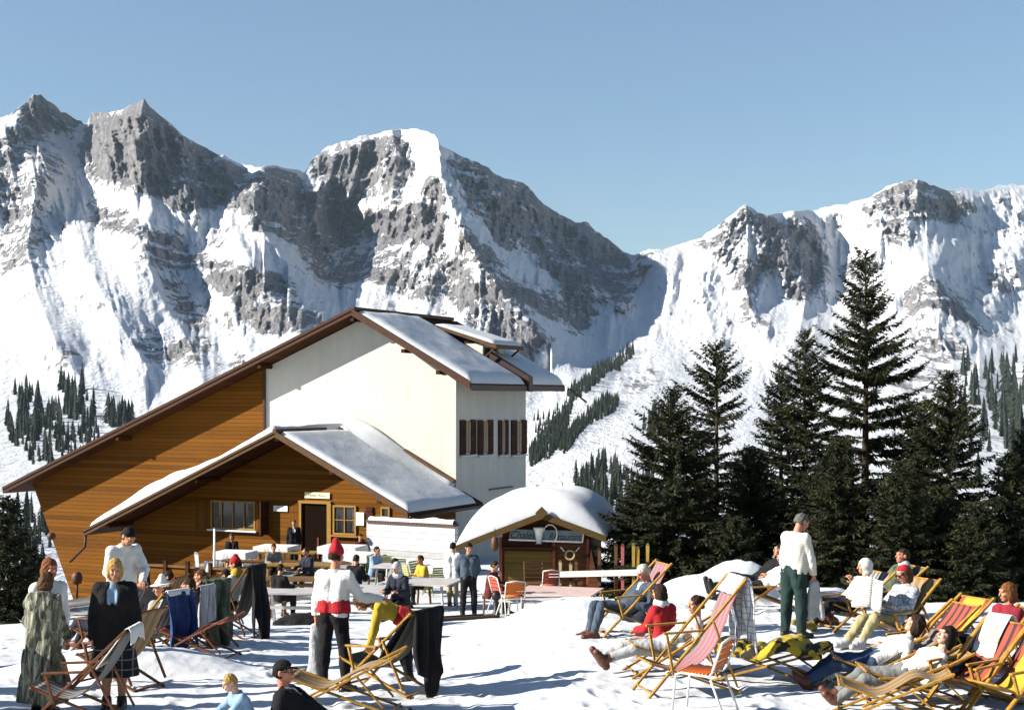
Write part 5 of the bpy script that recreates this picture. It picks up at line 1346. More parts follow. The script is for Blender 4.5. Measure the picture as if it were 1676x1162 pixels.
            if tall: f = smin(f, caps(g_,(0,.02,.08),(0,.035,.12+tall*.55),.078,.046), .04)
            f = np.maximum(f, -(g_[...,2]-((.022 if tall else .048)+g_[...,1]*-.35)))
            if kw.get('brim'): f = np.minimum(f, elli(g_,(0,-.105,.052),(.062,.055,.008)))
            if kw.get('round_brim'): f = smin(f, elli(g_,(0,.01,.056),(.15,.165,.012)), .012)
            f = f-fold(g_,.003,30,sd); V_, F_ = surf_nets(f, o_, hb); as_obj('cap', V_*H@HM.T+hc, F_, mat_, o)
        elif kind == 'headscarf':
            hb = res*.6; g_, o_ = grid((-.13,-.13,-.16),(.13,.14,.15), hb); f = elli(g_,(0,.018,.012),(.092,.112,.118))
            f = smin(f, elli(g_,(0,.03,-.09),(.08,.09,.06)), .03); f = np.maximum(f, -elli(g_,(0,-.13,-.02),(.070,.085,.085))); f = f-fold(g_,.004,25,sd)
            V_, F_ = surf_nets(f, o_, hb); as_obj('headscarf', V_*H@HM.T+hc, F_, mat_, o)
        elif kind == 'band':
            hb = res*.5; g_, o_ = grid((-.11,-.13,.03),(.11,.14,.11), hb); f = elli(g_,(0,.014,.030),(.088,.108,.10)); f = np.maximum(f, np.abs(g_[...,2]-.072+g_[...,1]*.15)-.022)
            V_, F_ = surf_nets(f, o_, hb); as_obj('headband', V_*H@HM.T+hc, F_, mat_, o)
        elif kind == 'glasses':
            mb = MB()
            for sx in (-1,1):
                mb.tube([(Vector(HM@np.array([sx*.031+.022*math.cos(a_),-.112,.014+.017*math.sin(a_)])*H+hc)) for a_ in np.linspace(0,6.283,14)],.003,5,cap=False)
                c_ = [Vector(HM@np.array([sx*.031+.021*math.cos(a_),-.112,.014+.016*math.sin(a_)])*H+hc) for a_ in np.linspace(0,6.283,14)[:-1]]; mb.add(c_,[tuple(range(13))])
                mb.bar(Vector(HM@np.array([sx*.054,-.108,.018])*H+hc),Vector(HM@np.array([sx*.082,.0,.012])*H+hc),.005,.006)
            mb.build('sunglasses', mat_, o, fixn=False)
    hs = D.get('hair')
    if hs:
        col, ln = hs; hb = res*.6; g_, o_ = grid((-.13,-.13,-.24),(.13,.15,.145), hb)
        tk = 0.0 if ln in ('bob','long') else -.004
        f = elli(g_,(0,.020,.034),(.086+tk,.103+tk,.098+tk))
        bk = elli(g_,(0,.05,-.03),(.078,.070,.085)); f = smin(f, bk, .03)
        if ln == 'bob':
            for sx in (-1,1): f = smin(f, elli(g_,(sx*.062,.022,-.05),(.034,.062,.085)), .03)
            f = smin(f, elli(g_,(0,.06,-.07),(.078,.055,.085)), .03)
        if ln == 'long': f = smin(f, elli(g_,(0,.07,-.11),(.085,.05,.12)), .04)
        if ln == 'bun': f = smin(f, elli(g_,(0,.11,.06),(.04,.04,.04)), .01)
        f = np.maximum(f, -elli(g_,(0,-.125,-.045),(.066 if ln == 'bob' else .078,.118 if ln != 'bob' else .108,.112 if ln != 'bob' else .102)))
        if ln in ('short','bun'):
            f = np.maximum(f, -(g_[...,2]+.062-.2*np.clip(g_[...,1],0,.1)))
            for sx in (-1,1): f = np.maximum(f, -elli(g_,(sx*.088,-.008,-.022),(.034,.036,.050)))
        f = f-fold(g_,.010,42,seed)-fold(g_,.006,90,seed+3)
        V_, F_ = surf_nets(f, o_, hb); as_obj('hair', V_*H@HM.T+hc, F_, hair_mat(col, HAIR[col]), o)
    return o

# ------------------------------------------------------------------ deckchairs and things draped over them
HONEY = mat_wood('varnished_beech',(.34,.175,.03),(14,14,14),.45)
REDW = mat_wood('reddish_beech',(.15,.055,.022),(14,14,14),.5)
def sling_profile(n=22, top=(.54,1.0), front=(-.47,.40), low=.26):
    K = [top,(top[0]*.78,top[1]*.79),(.27*top[0]/.54,.53+.0*low),(.10,.34),(-.08,low),(-.28,low+.05),front]
    t_ = np.linspace(0,1,n); k = np.linspace(0,1,len(K)); c = np.array(K)
    y = np.interp(t_,k,c[:,0]); z = np.interp(t_,k,c[:,1])
    for _ in range(3): y[1:-1] = (y[:-2]+2*y[1:-1]+y[2:])/4; z[1:-1] = (z[:-2]+2*z[1:-1]+z[2:])/4
    return y, z
def deckchair(label, loc, rotz, sling, wood=None, W_=.56, top=(.54,1.0), arms=True, group='wooden deckchairs', L=1.0, foot=True):
    o = thing('deckchair', label, 'deckchair', loc, rotz, group); wd = wood or HONEY
    ty, tz_ = top; fy = -.52
    def onA(f_): return (fy+(ty-fy)*f_, .02+(tz_-.02)*f_)
    for sx in (-1,1):
        MB().bar((sx*W_/2,fy,.0),(sx*W_/2,ty+.02,tz_+.03),.026,.046,(1,0,0)).build('long_rail', wd, o, bev=.004)
        MB().bar((sx*(W_/2-.035),ty-.02,.0),(sx*(W_/2-.035),-.49,.41),.024,.042,(1,0,0)).build('seat_rail', wd, o, bev=.004)
        y0, z0 = onA(.66); MB().bar((sx*(W_/2+.03),y0,z0),(sx*(W_/2+.03),y0+.30,.10),.02,.036,(1,0,0)).build('prop', wd, o, bev=.003)
        if arms:
            y0, z0 = onA(.58); MB().bar((sx*(W_/2+.03),y0,z0),(sx*(W_/2+.03),-.34,z0-.02),.045,.024).build('armrest', wd, o, bev=.004)
            MB().bar((sx*(W_/2+.03),-.30,z0-.03),(sx*(W_/2+.03),-.22,.27),.024,.034,(1,0,0)).build('arm_support', wd, o)
    for nm, a_ in (('top_bar',(ty,tz_)),('front_bar',(-.47,.40)),('foot_bar',(fy+.06,.06)),('rear_bar',(ty-.06,.03))):
        MB().tube([(-W_/2,a_[0],a_[1]),(W_/2,a_[0],a_[1])],.014,8).build(nm, wd, o, True)
    y, z = sling_profile(top=(ty,tz_)); n = len(y); nx = 9; V = []
    for i in range(n):
        for j in range(nx):
            x = (-.5+j/(nx-1))*(W_-.10); sagx = .018*math.sin(math.pi*i/(n-1))*(1-(2*j/(nx-1)-1)**2)
            V.append((x, y[i], z[i]-sagx+.012))
    idx = np.arange(n*nx).reshape(n,nx); f = np.stack([idx[:-1,:-1],idx[1:,:-1],idx[1:,1:],idx[:-1,1:]],-1).reshape(-1,4)
    s_ = np_mesh('sling', V, f, sling, o); md = s_.modifiers.new('thick','SOLIDIFY'); md.thickness = .005
    return o
def drape(name, label, loc, rotz, mat_, top=(.54,1.0), front=.25, back=.7, W_=.5, amp=.035, seed=0, cat='blanket', flare=1.15, thick=.012, x0=0.0, slant=0.0, nf=3.5):
    """cloth hung over a bar: a short lap in front, the long part hanging behind in folds"""
    nx = 40; nb_ = 34; V = []; ty, tz_ = top; tot = front+back
    fdir = nrm(np.array([ty*.22-ty, tz_*.79-tz_])*np.array([1,1])) if False else nrm(np.array([-.48,-.62]))
    for i in range(nb_):
        s_ = -front+tot*i/(nb_-1)
        for j in range(nx):
            u = -1+2*j/(nx-1)
            if s_ < -.03: yy, zz = ty+fdir[0]*-s_, tz_+fdir[1]*-s_+.035; k = .3
            elif s_ < .05: a_ = (s_+.03)/.08*math.pi; yy, zz = ty+.012-.028*math.cos(a_), tz_+.018+.022*math.sin(a_); k = .3
            else:
                dz = s_-.05; edge_ = 1-.12*math.sin(u*2.3+seed)-.26*(N3(np.array([u*2+seed]),np.array([1.3]))[0]-.5)*2
                yy, zz = ty+.045+.05*dz, tz_+.015-dz*edge_; k = min(1.0,.3+dz*1.5)
            w = u*W_/2*(1+(flare-1)*max(0,s_)/max(back,.01))
            fo = amp*k*(1.5*math.sin(u*nf*2.1+seed+.8*math.sin(u*3+seed))*.6+3.6*(float(N1.fbm(np.array([u*nf*1.1+seed*7]),np.array([s_*1.1+seed]),3)[0])-.5))
            V.append((x0+w+slant*max(0,s_)+.02*math.sin(s_*7+seed), yy+fo*(1 if s_ > .05 else .25)+.02, zz))
    idx = np.arange(nb_*nx).reshape(nb_,nx); f = np.stack([idx[:-1,:-1],idx[1:,:-1],idx[1:,1:],idx[:-1,1:]],-1).reshape(-1,4)
    o = np_mesh(name, V, f, mat_); md = o.modifiers.new('thick','SOLIDIFY'); md.thickness = thick
    o.location = loc; o.rotation_euler = (0,0,rotz); return tag(o, label, cat)
def frame_pt(loc, rotz, x, y, z):
    c, s_ = math.cos(rotz), math.sin(rotz); return Vector((loc[0]+x*c-y*s_, loc[1]+x*s_+y*c, loc[2]+z))
# poses -----------------------------------------------------------
def P_stand(**k):
    d = dict(); d.update(k); return d
def P_deck(rec=.62, spread=.10, knee=1.0, **k):
    """leaning back in a deckchair: seat low, knees up in front or legs stretched"""
    d = dict(pelvis=(0,-.04,.40), torso=(0,rec,.80), legL=((spread,-1,.22*knee),(.02,-.62,-.85),(.1,-1,.15)), legR=((-spread,-1,.20*knee),(-.02,-.52,-.9),(-.1,-1,.1)),
             armL=((.35,-.15,-1),(-.35,-.85,.05)), armR=((-.35,-.15,-1),(.35,-.85,.0)), neck=(0,-.1,1), head=(0,5), curl=40)
    d.update(k); return d
# ================================================================== the crowd in the sun
BLACK = mat_cloth('black_wool',(.010,.009,.010),.4); NAVY = mat_cloth('navy_cloth',(.018,.022,.035)); WHITEC = mat_cloth('white_cotton',(.62,.61,.57),.08)
CREAMC = mat_cloth('cream_wool',(.50,.46,.36),.12); REDW_ = mat_cloth('red_wool',(.36,.018,.022),.25); GREYC = mat_cloth('grey_tweed',(.16,.16,.155),.3)
LGREY = mat_cloth('light_grey_cloth',(.36,.36,.36),.2); BLUEC = mat_cloth('mid_blue_cloth',(.025,.055,.16),.4); LBLUE = mat_cloth('light_blue_cotton',(.20,.30,.42),.15)
TEAL = mat_cloth('blue_green_twill',(.016,.034,.032),.3); JEAN = mat_cloth('denim',(.035,.060,.115),.4); BEIGE = mat_cloth('beige_gabardine',(.34,.29,.15),.2)
YEL = mat_cloth('mustard_wool',(.40,.28,.03),.2); TAUPE = mat_cloth('taupe_suede',(.20,.15,.12),.3); GREENG = mat_cloth('grey_green_loden',(.085,.10,.062),.5)
BLGR = mat_cloth('blue_grey_flannel',(.055,.075,.10),.3); BROWNL = mat_plain('brown_leather',(.10,.04,.022),.45); BLKL = mat_plain('black_leather',(.012,.011,.011),.4)
DRED = mat_cloth('dark_red_wool',(.10,.02,.018),.3); SOCK = mat_cloth('mustard_sock',(.26,.20,.05),.2); GLS = mat_plain('dark_lens',(.006,.006,.007),.15,0,6,.1,0)
PLAID = mat_check('dark_plaid',(.014,.013,.016),(.15,.14,.13),9.0); KNIT = mat_check('ribbed_cream_knit',(.56,.54,.47),(.49,.47,.41),26,(2,),.3)
CHECKW = mat_check('white_blue_check',(.58,.57,.54),(.22,.24,.32),13,(0,1,2),.16)
m, t, b = nt('fur'); n1 = noise(t, mapped(t,(11,11,1.5)), 2.0, 6, .7, .5)
t.links.new(ramp(t, n1, [(.38,(.022,.022,.014)),(.5,(.10,.10,.07)),(.62,(.34,.34,.25))]), b.inputs['Base Color']); b.inputs['Roughness'].default_value = .9; bump(t, b, n1, 1.0, .04); FUR = m
m, t, b = nt('floral_cotton'); vo = node(t,'ShaderNodeTexVoronoi'); vo.inputs['Scale'].default_value = 22; tc = node(t,'ShaderNodeTexCoord'); t.links.new(tc.outputs['Object'], vo.inputs['Vector'])
sv = node(t,'ShaderNodeSeparateColor'); t.links.new(vo.outputs['Color'], sv.inputs[0])
t.links.new(ramp(t, sv.outputs[0], [(0,(.58,.55,.50)),(.6,(.45,.25,.24)),(.75,(.25,.30,.20)),(.88,(.6,.58,.5))],'CONSTANT'), b.inputs['Base Color']); b.inputs['Roughness'].default_value = .9; FLORAL = m
m, t, b = nt('yellow_black_blanket'); n1 = noise(t, mapped(t,(2.2,4.5,4.5)), 1.5, 3, .5, .2)
t.links.new(ramp(t, n1, [(.40,(.42,.30,.015)),(.50,(.36,.25,.015)),(.53,(.02,.017,.01))]), b.inputs['Base Color']); b.inputs['Roughness'].default_value = .9; BLKT = m
def stripe3(nm, base, st, w=.46, k=3, frac=.5):
    stops = []
    for i in range(k): stops += [(i/k, base), ((i+1-frac)/k, st)]
    return mat_stripe(nm, stops, w)
S_PINK = stripe3('pink_striped_canvas',(.20,.16,.15),(.33,.085,.115),.46,4); S_RED = stripe3('red_striped_canvas',(.05,.02,.018),(.32,.055,.03),.46,4,.62)
S_YEL = mat_stripe('yellow_red_canvas',[(0,(.30,.06,.02)),(.14,(.48,.32,.02)),(.86,(.30,.06,.02))],.46); S_GREY = stripe3('grey_striped_canvas',(.30,.29,.27),(.10,.09,.09),.46,5); S_TAN = stripe3('tan_canvas',(.28,.19,.09),(.20,.12,.05),.46,3); S_DK = stripe3('dark_green_canvas',(.04,.05,.035),(.10,.09,.06),.46,3)
rz = R
def deck(px, d, rot): q = at(px, d); return q, R(rot)

# --- standing at the left
q = at(70,16.5); person('brown haired woman seen from behind in a long grey green fur coat', q, rz(165), P_stand(H=1.56,fem=True,hair=('brown','bob'),head=(10,28),neck=(0,-.35,.9),armL=((.3,-.2,-1),(-.1,-.6,-.7)),armR=((-.3,-.2,-1),(.1,-.6,-.7)),wear=[('coat',FUR,{'len':.80,'hem':.20,'fold':.035,'fs':13}),('shoes',BLKL)]), .013)
q = at(79,17.5); person('auburn haired woman in a white jacket facing right behind the fur coat', q, rz(38), P_stand(H=1.67,fem=True,hair=('auburn','bob'),head=(12,6),skin='red',wear=[('jacket',WHITEC,{'len':.22}),('trousers',BLACK),('shoes',BLKL)]), .013)
q = at(187,16.75); person('blonde woman in an open dark jacket, light blue shirt and dark plaid skirt', q, rz(4), P_stand(H=1.70,fem=True,hair=('blonde','bob'),head=(14,14),neck=(.1,-.35,.9),shw=1.08,armL=((.22,.05,-1),(.06,-.15,-1)),armR=((-.22,.05,-1),(-.02,-.2,-1)),wear=[('shirt',LBLUE,{'infl':.004}),('jacket',BLACK,{'len':.20,'open':.24,'infl':.012}),('skirt',PLAID,{'len':.56,'hem':.15}),('shoes',BLKL)]), .013)
q = at(199,20.4); person('black haired man in a white open necked shirt with bowed head near the gutter spout', q, rz(32), P_stand(H=1.78,hair=('black','short'),head=(20,38),torso=(0,-.22,1),neck=(0,-.6,.75),armL=((.3,-.35,-.9),(-.3,-.7,-.4)),armR=((-.3,-.3,-.9),(.2,-.8,-.3)),wear=[('shirt',WHITEC,{'infl':.01}),('trousers',NAVY),('shoes',BLKL)]), .015)

# --- the row of chairs at the left
q, r_ = deck(135,16.0,-92); deckchair('front left deckchair of reddish wood with a white towel over its top rail', q, r_, S_GREY, REDW)
drape('towel','white towel over the top rail of the front left deckchair', q, r_, WHITEC, front=.55, back=.18, W_=.46, amp=.012, seed=1, cat='towel')
q, r_ = deck(196,18.6,-118); deckchair('empty reddish deckchair right behind the plaid skirt', q, r_, S_TAN, REDW)
q, r_ = deck(248,21.8,-124); deckchair('deckchair with a blue cloth hanging behind it', q, r_, S_GREY, HONEY)
drape('coat','blue cloth hanging in long folds behind a deckchair', q, r_, BLUEC, front=.12, back=.93, W_=.50, amp=.05, seed=2, cat='coat', flare=1.25)
drape('towel','white cloth crumpled on the top rail above the blue cloth', q+Vector((0,0,.02)), r_, WHITEC, front=.38, back=.10, W_=.42, amp=.03, seed=7, cat='towel')
person('person in a pointed white hat and grey shirt sitting in the blue draped deckchair', q, r_, P_deck(.42,pelvis=(0,.02,.42),head=(52,8),skin='red',hair=('brown','short'),wear=[('shirt',LGREY),('trousers',GREYC),('shoes',BROWNL),('cap',WHITEC,{'tall':.09,'round_brim':1})]), .015)
q, r_ = deck(290,23.4,-116); deckchair('deckchair with a pale grey cloth over its back, second in the left row', q, r_, S_GREY, REDW)
drape('coat','pale grey cloth hung over a deckchair back right of the blue cloth', q, r_, LGREY, front=.2, back=.55, W_=.38, amp=.06, seed=4, cat='coat')
person('dark haired sunbather leaning back right of the white hat', q, r_, P_deck(.55,hair=('dark','short'),head=(30,-5),wear=[('jumper',CREAMC),('trousers',NAVY),('shoes',BLKL)]), .016)
q, r_ = deck(325,24.2,-134); deckchair('deckchair hidden under a grey green loden coat', q, r_, S_DK, REDW, top=(.48,1.08))
drape('coat','grey green loden coat spread over a deckchair back', q, r_, GREENG, top=(.48,1.08), front=.3, back=.95, W_=.50, amp=.075, seed=5, cat='coat', flare=1.2, thick=.02)
person('dark haired person with head just above the loden coat', q, r_, P_deck(.5,hair=('dark','short'),head=(0,0),wear=[('jacket',GREENG),('trousers',BLACK),('shoes',BROWNL)]), .016)
q, r_ = deck(384,25.4,-112); deckchair('tall deckchair under a black coat at the end of the left row', q, r_, S_DK, REDW, top=(.42,1.24))
drape('coat','long black coat hanging behind the last deckchair of the left row', q, r_, BLACK, top=(.42,1.24), front=.15, back=1.15, W_=.50, amp=.045, seed=6, cat='coat', flare=1.1, thick=.02)
person('sunbather in a red cap and white top with yellow collar beside the black coat', q, r_, P_deck(.30,pelvis=(0,-.12,.62),head=(10,12),hair=('dark','short'),wear=[('shirt',WHITEC),('scarf',YEL),('trousers',BLACK),('shoes',BROWNL),('cap',REDW_,{'tall':.03})]), .016)
q, r_ = deck(220,26.5,-112); deckchair('dark deckchair furthest left near the parapet', q, r_, S_DK, REDW)
person('dark haired sunbather in a checked top furthest left near the parapet', q, r_, P_deck(.55,hair=('dark','bob'),head=(25,5),wear=[('jumper',CHECKW),('trousers',GREYC),('shoes',BROWNL)]), .018)
q, r_ = deck(196,24.0,-120); deckchair('grey canvas deckchair beside the blonde woman in the dark jacket', q, r_, S_GREY, REDW)
drape('blanket','grey blanket over the deckchair beside the blonde woman', q, r_, GREYC, front=.5, back=.35, W_=.46, amp=.03, seed=9)

for px,d,rot,lab,wear_,hr_ in ((258,27.8,-105,'sunbather in navy behind the white hat, further back',NAVY,'dark'),(312,27.2,-112,'sunbather in cream behind the pale grey cloth, further back',CREAMC,'brown'),(352,28.6,-108,'sunbather in dark red near the parapet end, further back',DRED,'dark')):
    q, r_ = deck(px,d,rot); deckchair('deckchair of the '+lab.split(',')[0], q, r_, S_TAN, REDW, top=(.5,1.1))
    person(lab, q, r_, P_deck(.5,pelvis=(0,-.02,.46),hair=(hr_,'short'),head=(20,4),wear=[('jumper',wear_),('trousers',GREYC),('shoes',BROWNL)]), .02)
# --- middle foreground
q = at(546,18.0); pm = person('man seen from behind in a red pointed cap, white shirt and red sash', q, rz(162), P_stand(H=1.76,head=(-8,6),skin='red',hair=('dark','short'),torso=(.0,-.06,1),legL=((.10,-.05,-1),(.02,.06,-1),(.3,-1,-.12)),legR=((-.12,-.10,-1),(-.04,.10,-1),(-.3,-1,-.12)),
    armL=((.22,.05,-1),(.08,-.10,-1)),armR=((-.50,-.25,-.85),(-.70,-.60,-.12)),wear=[('shirt',WHITEC,{'infl':.012}),('sash',REDW_),('trousers',BLACK),('shoes',BLKL,{'h':.10}),('cap',REDW_,{'tall':.10})]), .013)
def hanging(name, label, cat, top, H_, w_top, w_bot, mat_, seed=0, h=.014, depth=.35):
    """a garment held up by one point and hanging in folds"""
    pr = [((sx*w_top*.5,0,-.02),(sx*w_bot*.5,0,-H_),.035,.05+.02*depth) for sx in (-1,1)]+[((0,0,0),(0,.02,-H_*.96),.04,.06)]
    lo, hi = bounds(pr,.05); p, org = grid(lo,hi,h); f = field(p,pr,.04); f = f-.03*np.sin(p[...,0]*34+seed+p[...,2]*3)*np.clip(-p[...,2]*2.5,.1,1)*.7-fold(p,.012,12,seed)
    V_, F_ = surf_nets(f,org,h); o = np_mesh(name,V_,F_,mat_); o.location = top; return tag(o,label,cat)
q = at(546,18.0); w_ = frame_pt(q, rz(162), *(LASTJ['wrL']+LASTJ['faL']*.07)); hanging('jacket','pale grey jacket hanging from the left hand of the man in the red cap','jacket', w_, .70, .07, .16, LGREY, 3)
q = at(662,19.1); person('woman in a mustard jumper bending down to the deckchair poles', q, rz(-82), P_stand(H=1.62,fem=True,hair=('brown','bob'),pelvis=(0,.05,.80),torso=(0,-.92,.42),neck=(0,-.9,.1),head=(-10,62),legL=((.10,-.25,-1),(.02,.22,-1),(.1,-1,-.1)),legR=((-.10,-.10,-1),(-.02,.12,-1),(-.1,-1,-.1)),armL=((.12,-.25,-1),(.0,-.35,-1)),armR=((-.12,-.15,-1),(.05,-.2,-1)),wear=[('jumper',YEL),('trousers',BLACK),('shoes',BLKL),('sash',REDW_)]), .014)
q, r_ = deck(628,17.9,-122); deckchair('deckchair smothered in a black blanket in the middle foreground', q, r_, S_DK, HONEY, top=(.60,1.0))
drape('blanket','heavy black blanket hanging off the back of the middle deckchair', q, r_, BLACK, top=(.60,1.0), front=.75, back=.86, W_=.60, amp=.05, seed=11, flare=.85, thick=.022)
q, r_ = deck(545,16.6,-96); deckchair('low reclined deckchair of honey wood in front of the red sash man', q, r_, S_TAN, HONEY, top=(.78,.66), arms=False)
q = at(522,15.4); person('man in black suit and black cap reclining and facing right at the bottom edge', q, rz(84), P_stand(H=1.74,pelvis=(0,0,.14),torso=(0,.80,.62),neck=(0,.0,1),head=(-4,2),skin='red',hair=('black','short'),legL=((.12,-1,.10),(0,-1,-.10),(0,-.5,1)),legR=((-.12,-1,.25),(0,-.8,-.5),(0,-.8,.4)),armL=((.4,.2,-.8),(.0,-.9,-.1)),armR=((-.45,.15,-.8),(.1,-.9,-.1)),wear=[('shirt',WHITEC),('jacket',BLACK,{'open':.20}),('trousers',BLACK),('shoes',BLKL),('cap',BLACK,{'brim':1}),('glasses',GLS)]), .013)
q = at(408,15.3); person('blond child in a light blue jumper crouching at the bottom edge', q, rz(-62), P_stand(H=1.28,pelvis=(0,0,.12),torso=(0,-.35,.93),neck=(0,-.5,.8),head=(0,24),skin='fair',hair=('blonde','short'),legL=((.25,-.9,.35),(0,.1,-1),(.1,-1,-.1)),legR=((-.25,-.9,.35),(0,.1,-1),(-.1,-1,-.1)),armL=((.2,-.6,-.7),(-.1,-.9,-.3)),armR=((-.2,-.6,-.7),(.1,-.9,-.3)),wear=[('jumper',LBLUE),('trousers',NAVY),('shoes',BROWNL)]), .012)

# --- terrace and kiosk
def stool(px, d, label, zoff=0.0):
    q = at(px, d); o = thing('stool', label, 'stool', q+Vector((0,0,zoff)), 0, 'wooden stools'); MB().box((0,0,.43),(.42,.34,.04)).build('seat', TW2, o)
    for sx in (-1,1):
        for sy in (-1,1): MB().bar((sx*.18,sy*.14,-.05),(sx*.15,sy*.11,.42),.035,.035).build('leg', TW2, o)
    return q+Vector((0,0,zoff))
def P_sit(**k):
    d = dict(pelvis=(0,0,.53),torso=(0,-.12,1),legL=((.12,-1,-.05),(.02,.05,-1),(.1,-1,-.1)),legR=((-.12,-1,-.05),(-.02,.05,-1),(-.1,-1,-.1)),armL=((.25,-.35,-.9),(-.25,-.9,.15)),armR=((-.25,-.35,-.9),(.25,-.9,.15)),head=(0,10)); d.update(k); return d
q = stool(655,30.2,'stool under the seated person with the head scarf'); person('person in dark jacket and pale head scarf seated right of the mustard jumper', q, rz(-25), P_sit(fem=True,head=(-10,22),wear=[('jacket',NAVY),('scarf',LGREY),('trousers',BLACK),('shoes',BLKL),('headscarf',LGREY)]), .017)
q = stool(580,37.5,'stool behind the red cap',.15); person('dark haired guest in black seated just right of the red cap', q, rz(160), P_sit(hair=('dark','short'),wear=[('jacket',BLACK),('trousers',GREYC),('shoes',BLKL)]), .02)
q = stool(640,39,'stool left of the long pale table'); person('guest in speckled grey jumper seated at the pale table', q, rz(100), P_sit(hair=('dark','short'),wear=[('jumper',GREYC),('trousers',BLACK),('shoes',BLKL)]), .02)
q = stool(380,52.6,'stool below the big window'); person('seated guest in black under the big shuttered window', q, rz(0), P_sit(hair=('brown','bob'),fem=True,wear=[('jacket',BLACK,{'open':.25}),('skirt',BLACK,{'len':.5}),('shoes',BLKL)]), .022)
for px,d,rot,lab,wear_,sk in ((447,47.2,20,'guest in grey seated at the yellow table of the second row',GREYC,'tan'),(505,44.4,-40,'guest in navy seated on the yellow plank bench',NAVY,'red'),(612,45.5,60,'guest in pale blue seated left of the windbreak chairs',LBLUE,'tan'),(694,40.3,-60,'guest in mustard seated at the long pale table',YEL,'tan'),(455,36.2,150,'guest in black seated at the low bleached table',BLACK,'tan')):
    q = stool(px,d,'stool under the '+lab.replace(' seated','')); person(lab, q, rz(rot), P_sit(hair=('dark','short'),skin=sk,wear=[('jacket',wear_),('trousers',BLACK),('shoes',BLKL)]), .022)
q = stool(589,52.4,'stool under the white notice'); person('seated guest in dark red below the white notice', q, rz(15), P_sit(hair=('dark','short'),wear=[('jumper',DRED),('trousers',BLACK),('shoes',BLKL)]), .022)
q = at(481,54.6); person('man in black suit standing left of the dark doorway', q, rz(8), P_stand(H=1.70,hair=('brown','short'),armL=((.22,.05,-1),(.0,-.12,-1)),armR=((-.22,.05,-1),(-.0,-.12,-1)),wear=[('shirt',WHITEC),('jacket',BLACK,{'open':.18,'len':.16}),('trousers',BLACK),('shoes',BLKL)]), .020)
q = at(767,35.2); q.z += .03; person('man in blue grey jumper standing before the kiosk with his hands behind his back', q, rz(6), P_stand(H=1.78,hair=('black','short'),head=(10,16),girth=1.05,armL=((.30,.30,-1),(-.35,.42,-.8)),armR=((-.30,.30,-1),(.35,.42,-.8)),legL=((.09,0,-1),(.03,.02,-1),(.3,-1,-.12)),legR=((-.09,0,-1),(-.03,.02,-1),(-.3,-1,-.12)),wear=[('jumper',BLGR),('trousers',BLACK),('shoes',BLKL)]), .015)
q = at(741,39.5); person('person in a white coat walking away behind the man in the blue grey jumper', q, rz(172), P_stand(H=1.70,fem=True,hair=('black','short'),wear=[('jacket',WHITEC,{'len':.25}),('trousers',BEIGE),('shoes',BROWNL)]), .018)
q = stool(803,36.6,'stool left of the kiosk'); person('guest in dark red seated at the left of the kiosk', q, rz(70), P_sit(hair=('dark','short'),wear=[('jacket',DRED),('trousers',BLACK),('shoes',BLKL)]), .02)

# --- right hand group
q, r_ = deck(1030,21.6,-72); deckchair('pink striped deckchair of the old man, leftmost of the right group', q, r_, S_PINK, HONEY)
person('white haired old man in a blue grey jacket dozing in the pink striped deckchair', q, r_, P_deck(.80,torso=(0,.78,.66),pelvis=(0,-.05,.38),head=(0,34),neck=(0,-.35,.85),hair=('white','short'),skin='red',legL=((.12,-1,.16),(.02,-.30,-.95),(.1,-1,-.05)),legR=((-.12,-1,.10),(-.02,-.22,-.97),(-.1,-1,-.05)),wear=[('shirt',LGREY),('jacket',BLGR,{'open':.22}),('trousers',BLGR),('shoes',BROWNL)]), .014)
q = at(1088,19.6); person('dark haired woman in red cardigan and white collar sitting low, back turned', q, rz(-142), P_stand(H=1.62,fem=True,pelvis=(0,0,.20),torso=(0,-.10,1),hair=('dark','bob'),head=(10,8),legL=((.25,-1,.05),(-.2,.4,-.3),(.1,-1,-.1)),legR=((-.25,-1,.05),(.2,.4,-.3),(-.1,-1,-.1)),armL=((.25,-.4,-.9),(-.2,-.9,-.2)),armR=((-.25,-.4,-.9),(.2,-.9,-.2)),wear=[('jacket',REDW_,{'len':.08}),('scarf',WHITEC),('trousers',BLACK),('shoes',BLKL)]), .013)
q, r_ = deck(1116,17.3,-76); deckchair('tall pink striped deckchair with a white shirt over its back in the front right', q, r_, S_PINK, HONEY, top=(.68,1.32))
drape('shirt','white checked shirt hung over the back of the tall pink deckchair', q, r_, CHECKW, top=(.68,1.32), front=.25, back=.80, W_=.46, amp=.05, seed=13, cat='shirt', flare=1.2)
q, r_ = deck(1092,18.5,-82); deckchair('low reclined deckchair between the old man and the tall pink chair', q, r_, S_TAN, HONEY, top=(.66,.66), arms=False)
person('dark haired sunbather in a flowered blouse with brown boots stretched out to the left', q, r_, P_deck(.9,torso=(0,.80,.60),pelvis=(0,.0,.36),fem=True,hair=('dark','bun'),head=(20,0),legL=((.10,-1,-.02),(.0,-1,-.30),(.1,-.6,.8)),legR=((-.10,-1,.02),(.0,-.96,-.36),(-.1,-.6,.8)),wear=[('shirt',FLORAL),('trousers',LGREY),('shoes',BROWNL,{'h':.14})]), .013)
tube_chair(at(1146,15.9),R(-118),'orange webbed white tube chair in the right foreground',ORG,None,.80,.44)
q, r_ = deck(1240,18.2,-112); deckchair('flat low deckchair under a yellow and black blanket', q, r_, S_TAN, HONEY, top=(.86,.42), arms=False)
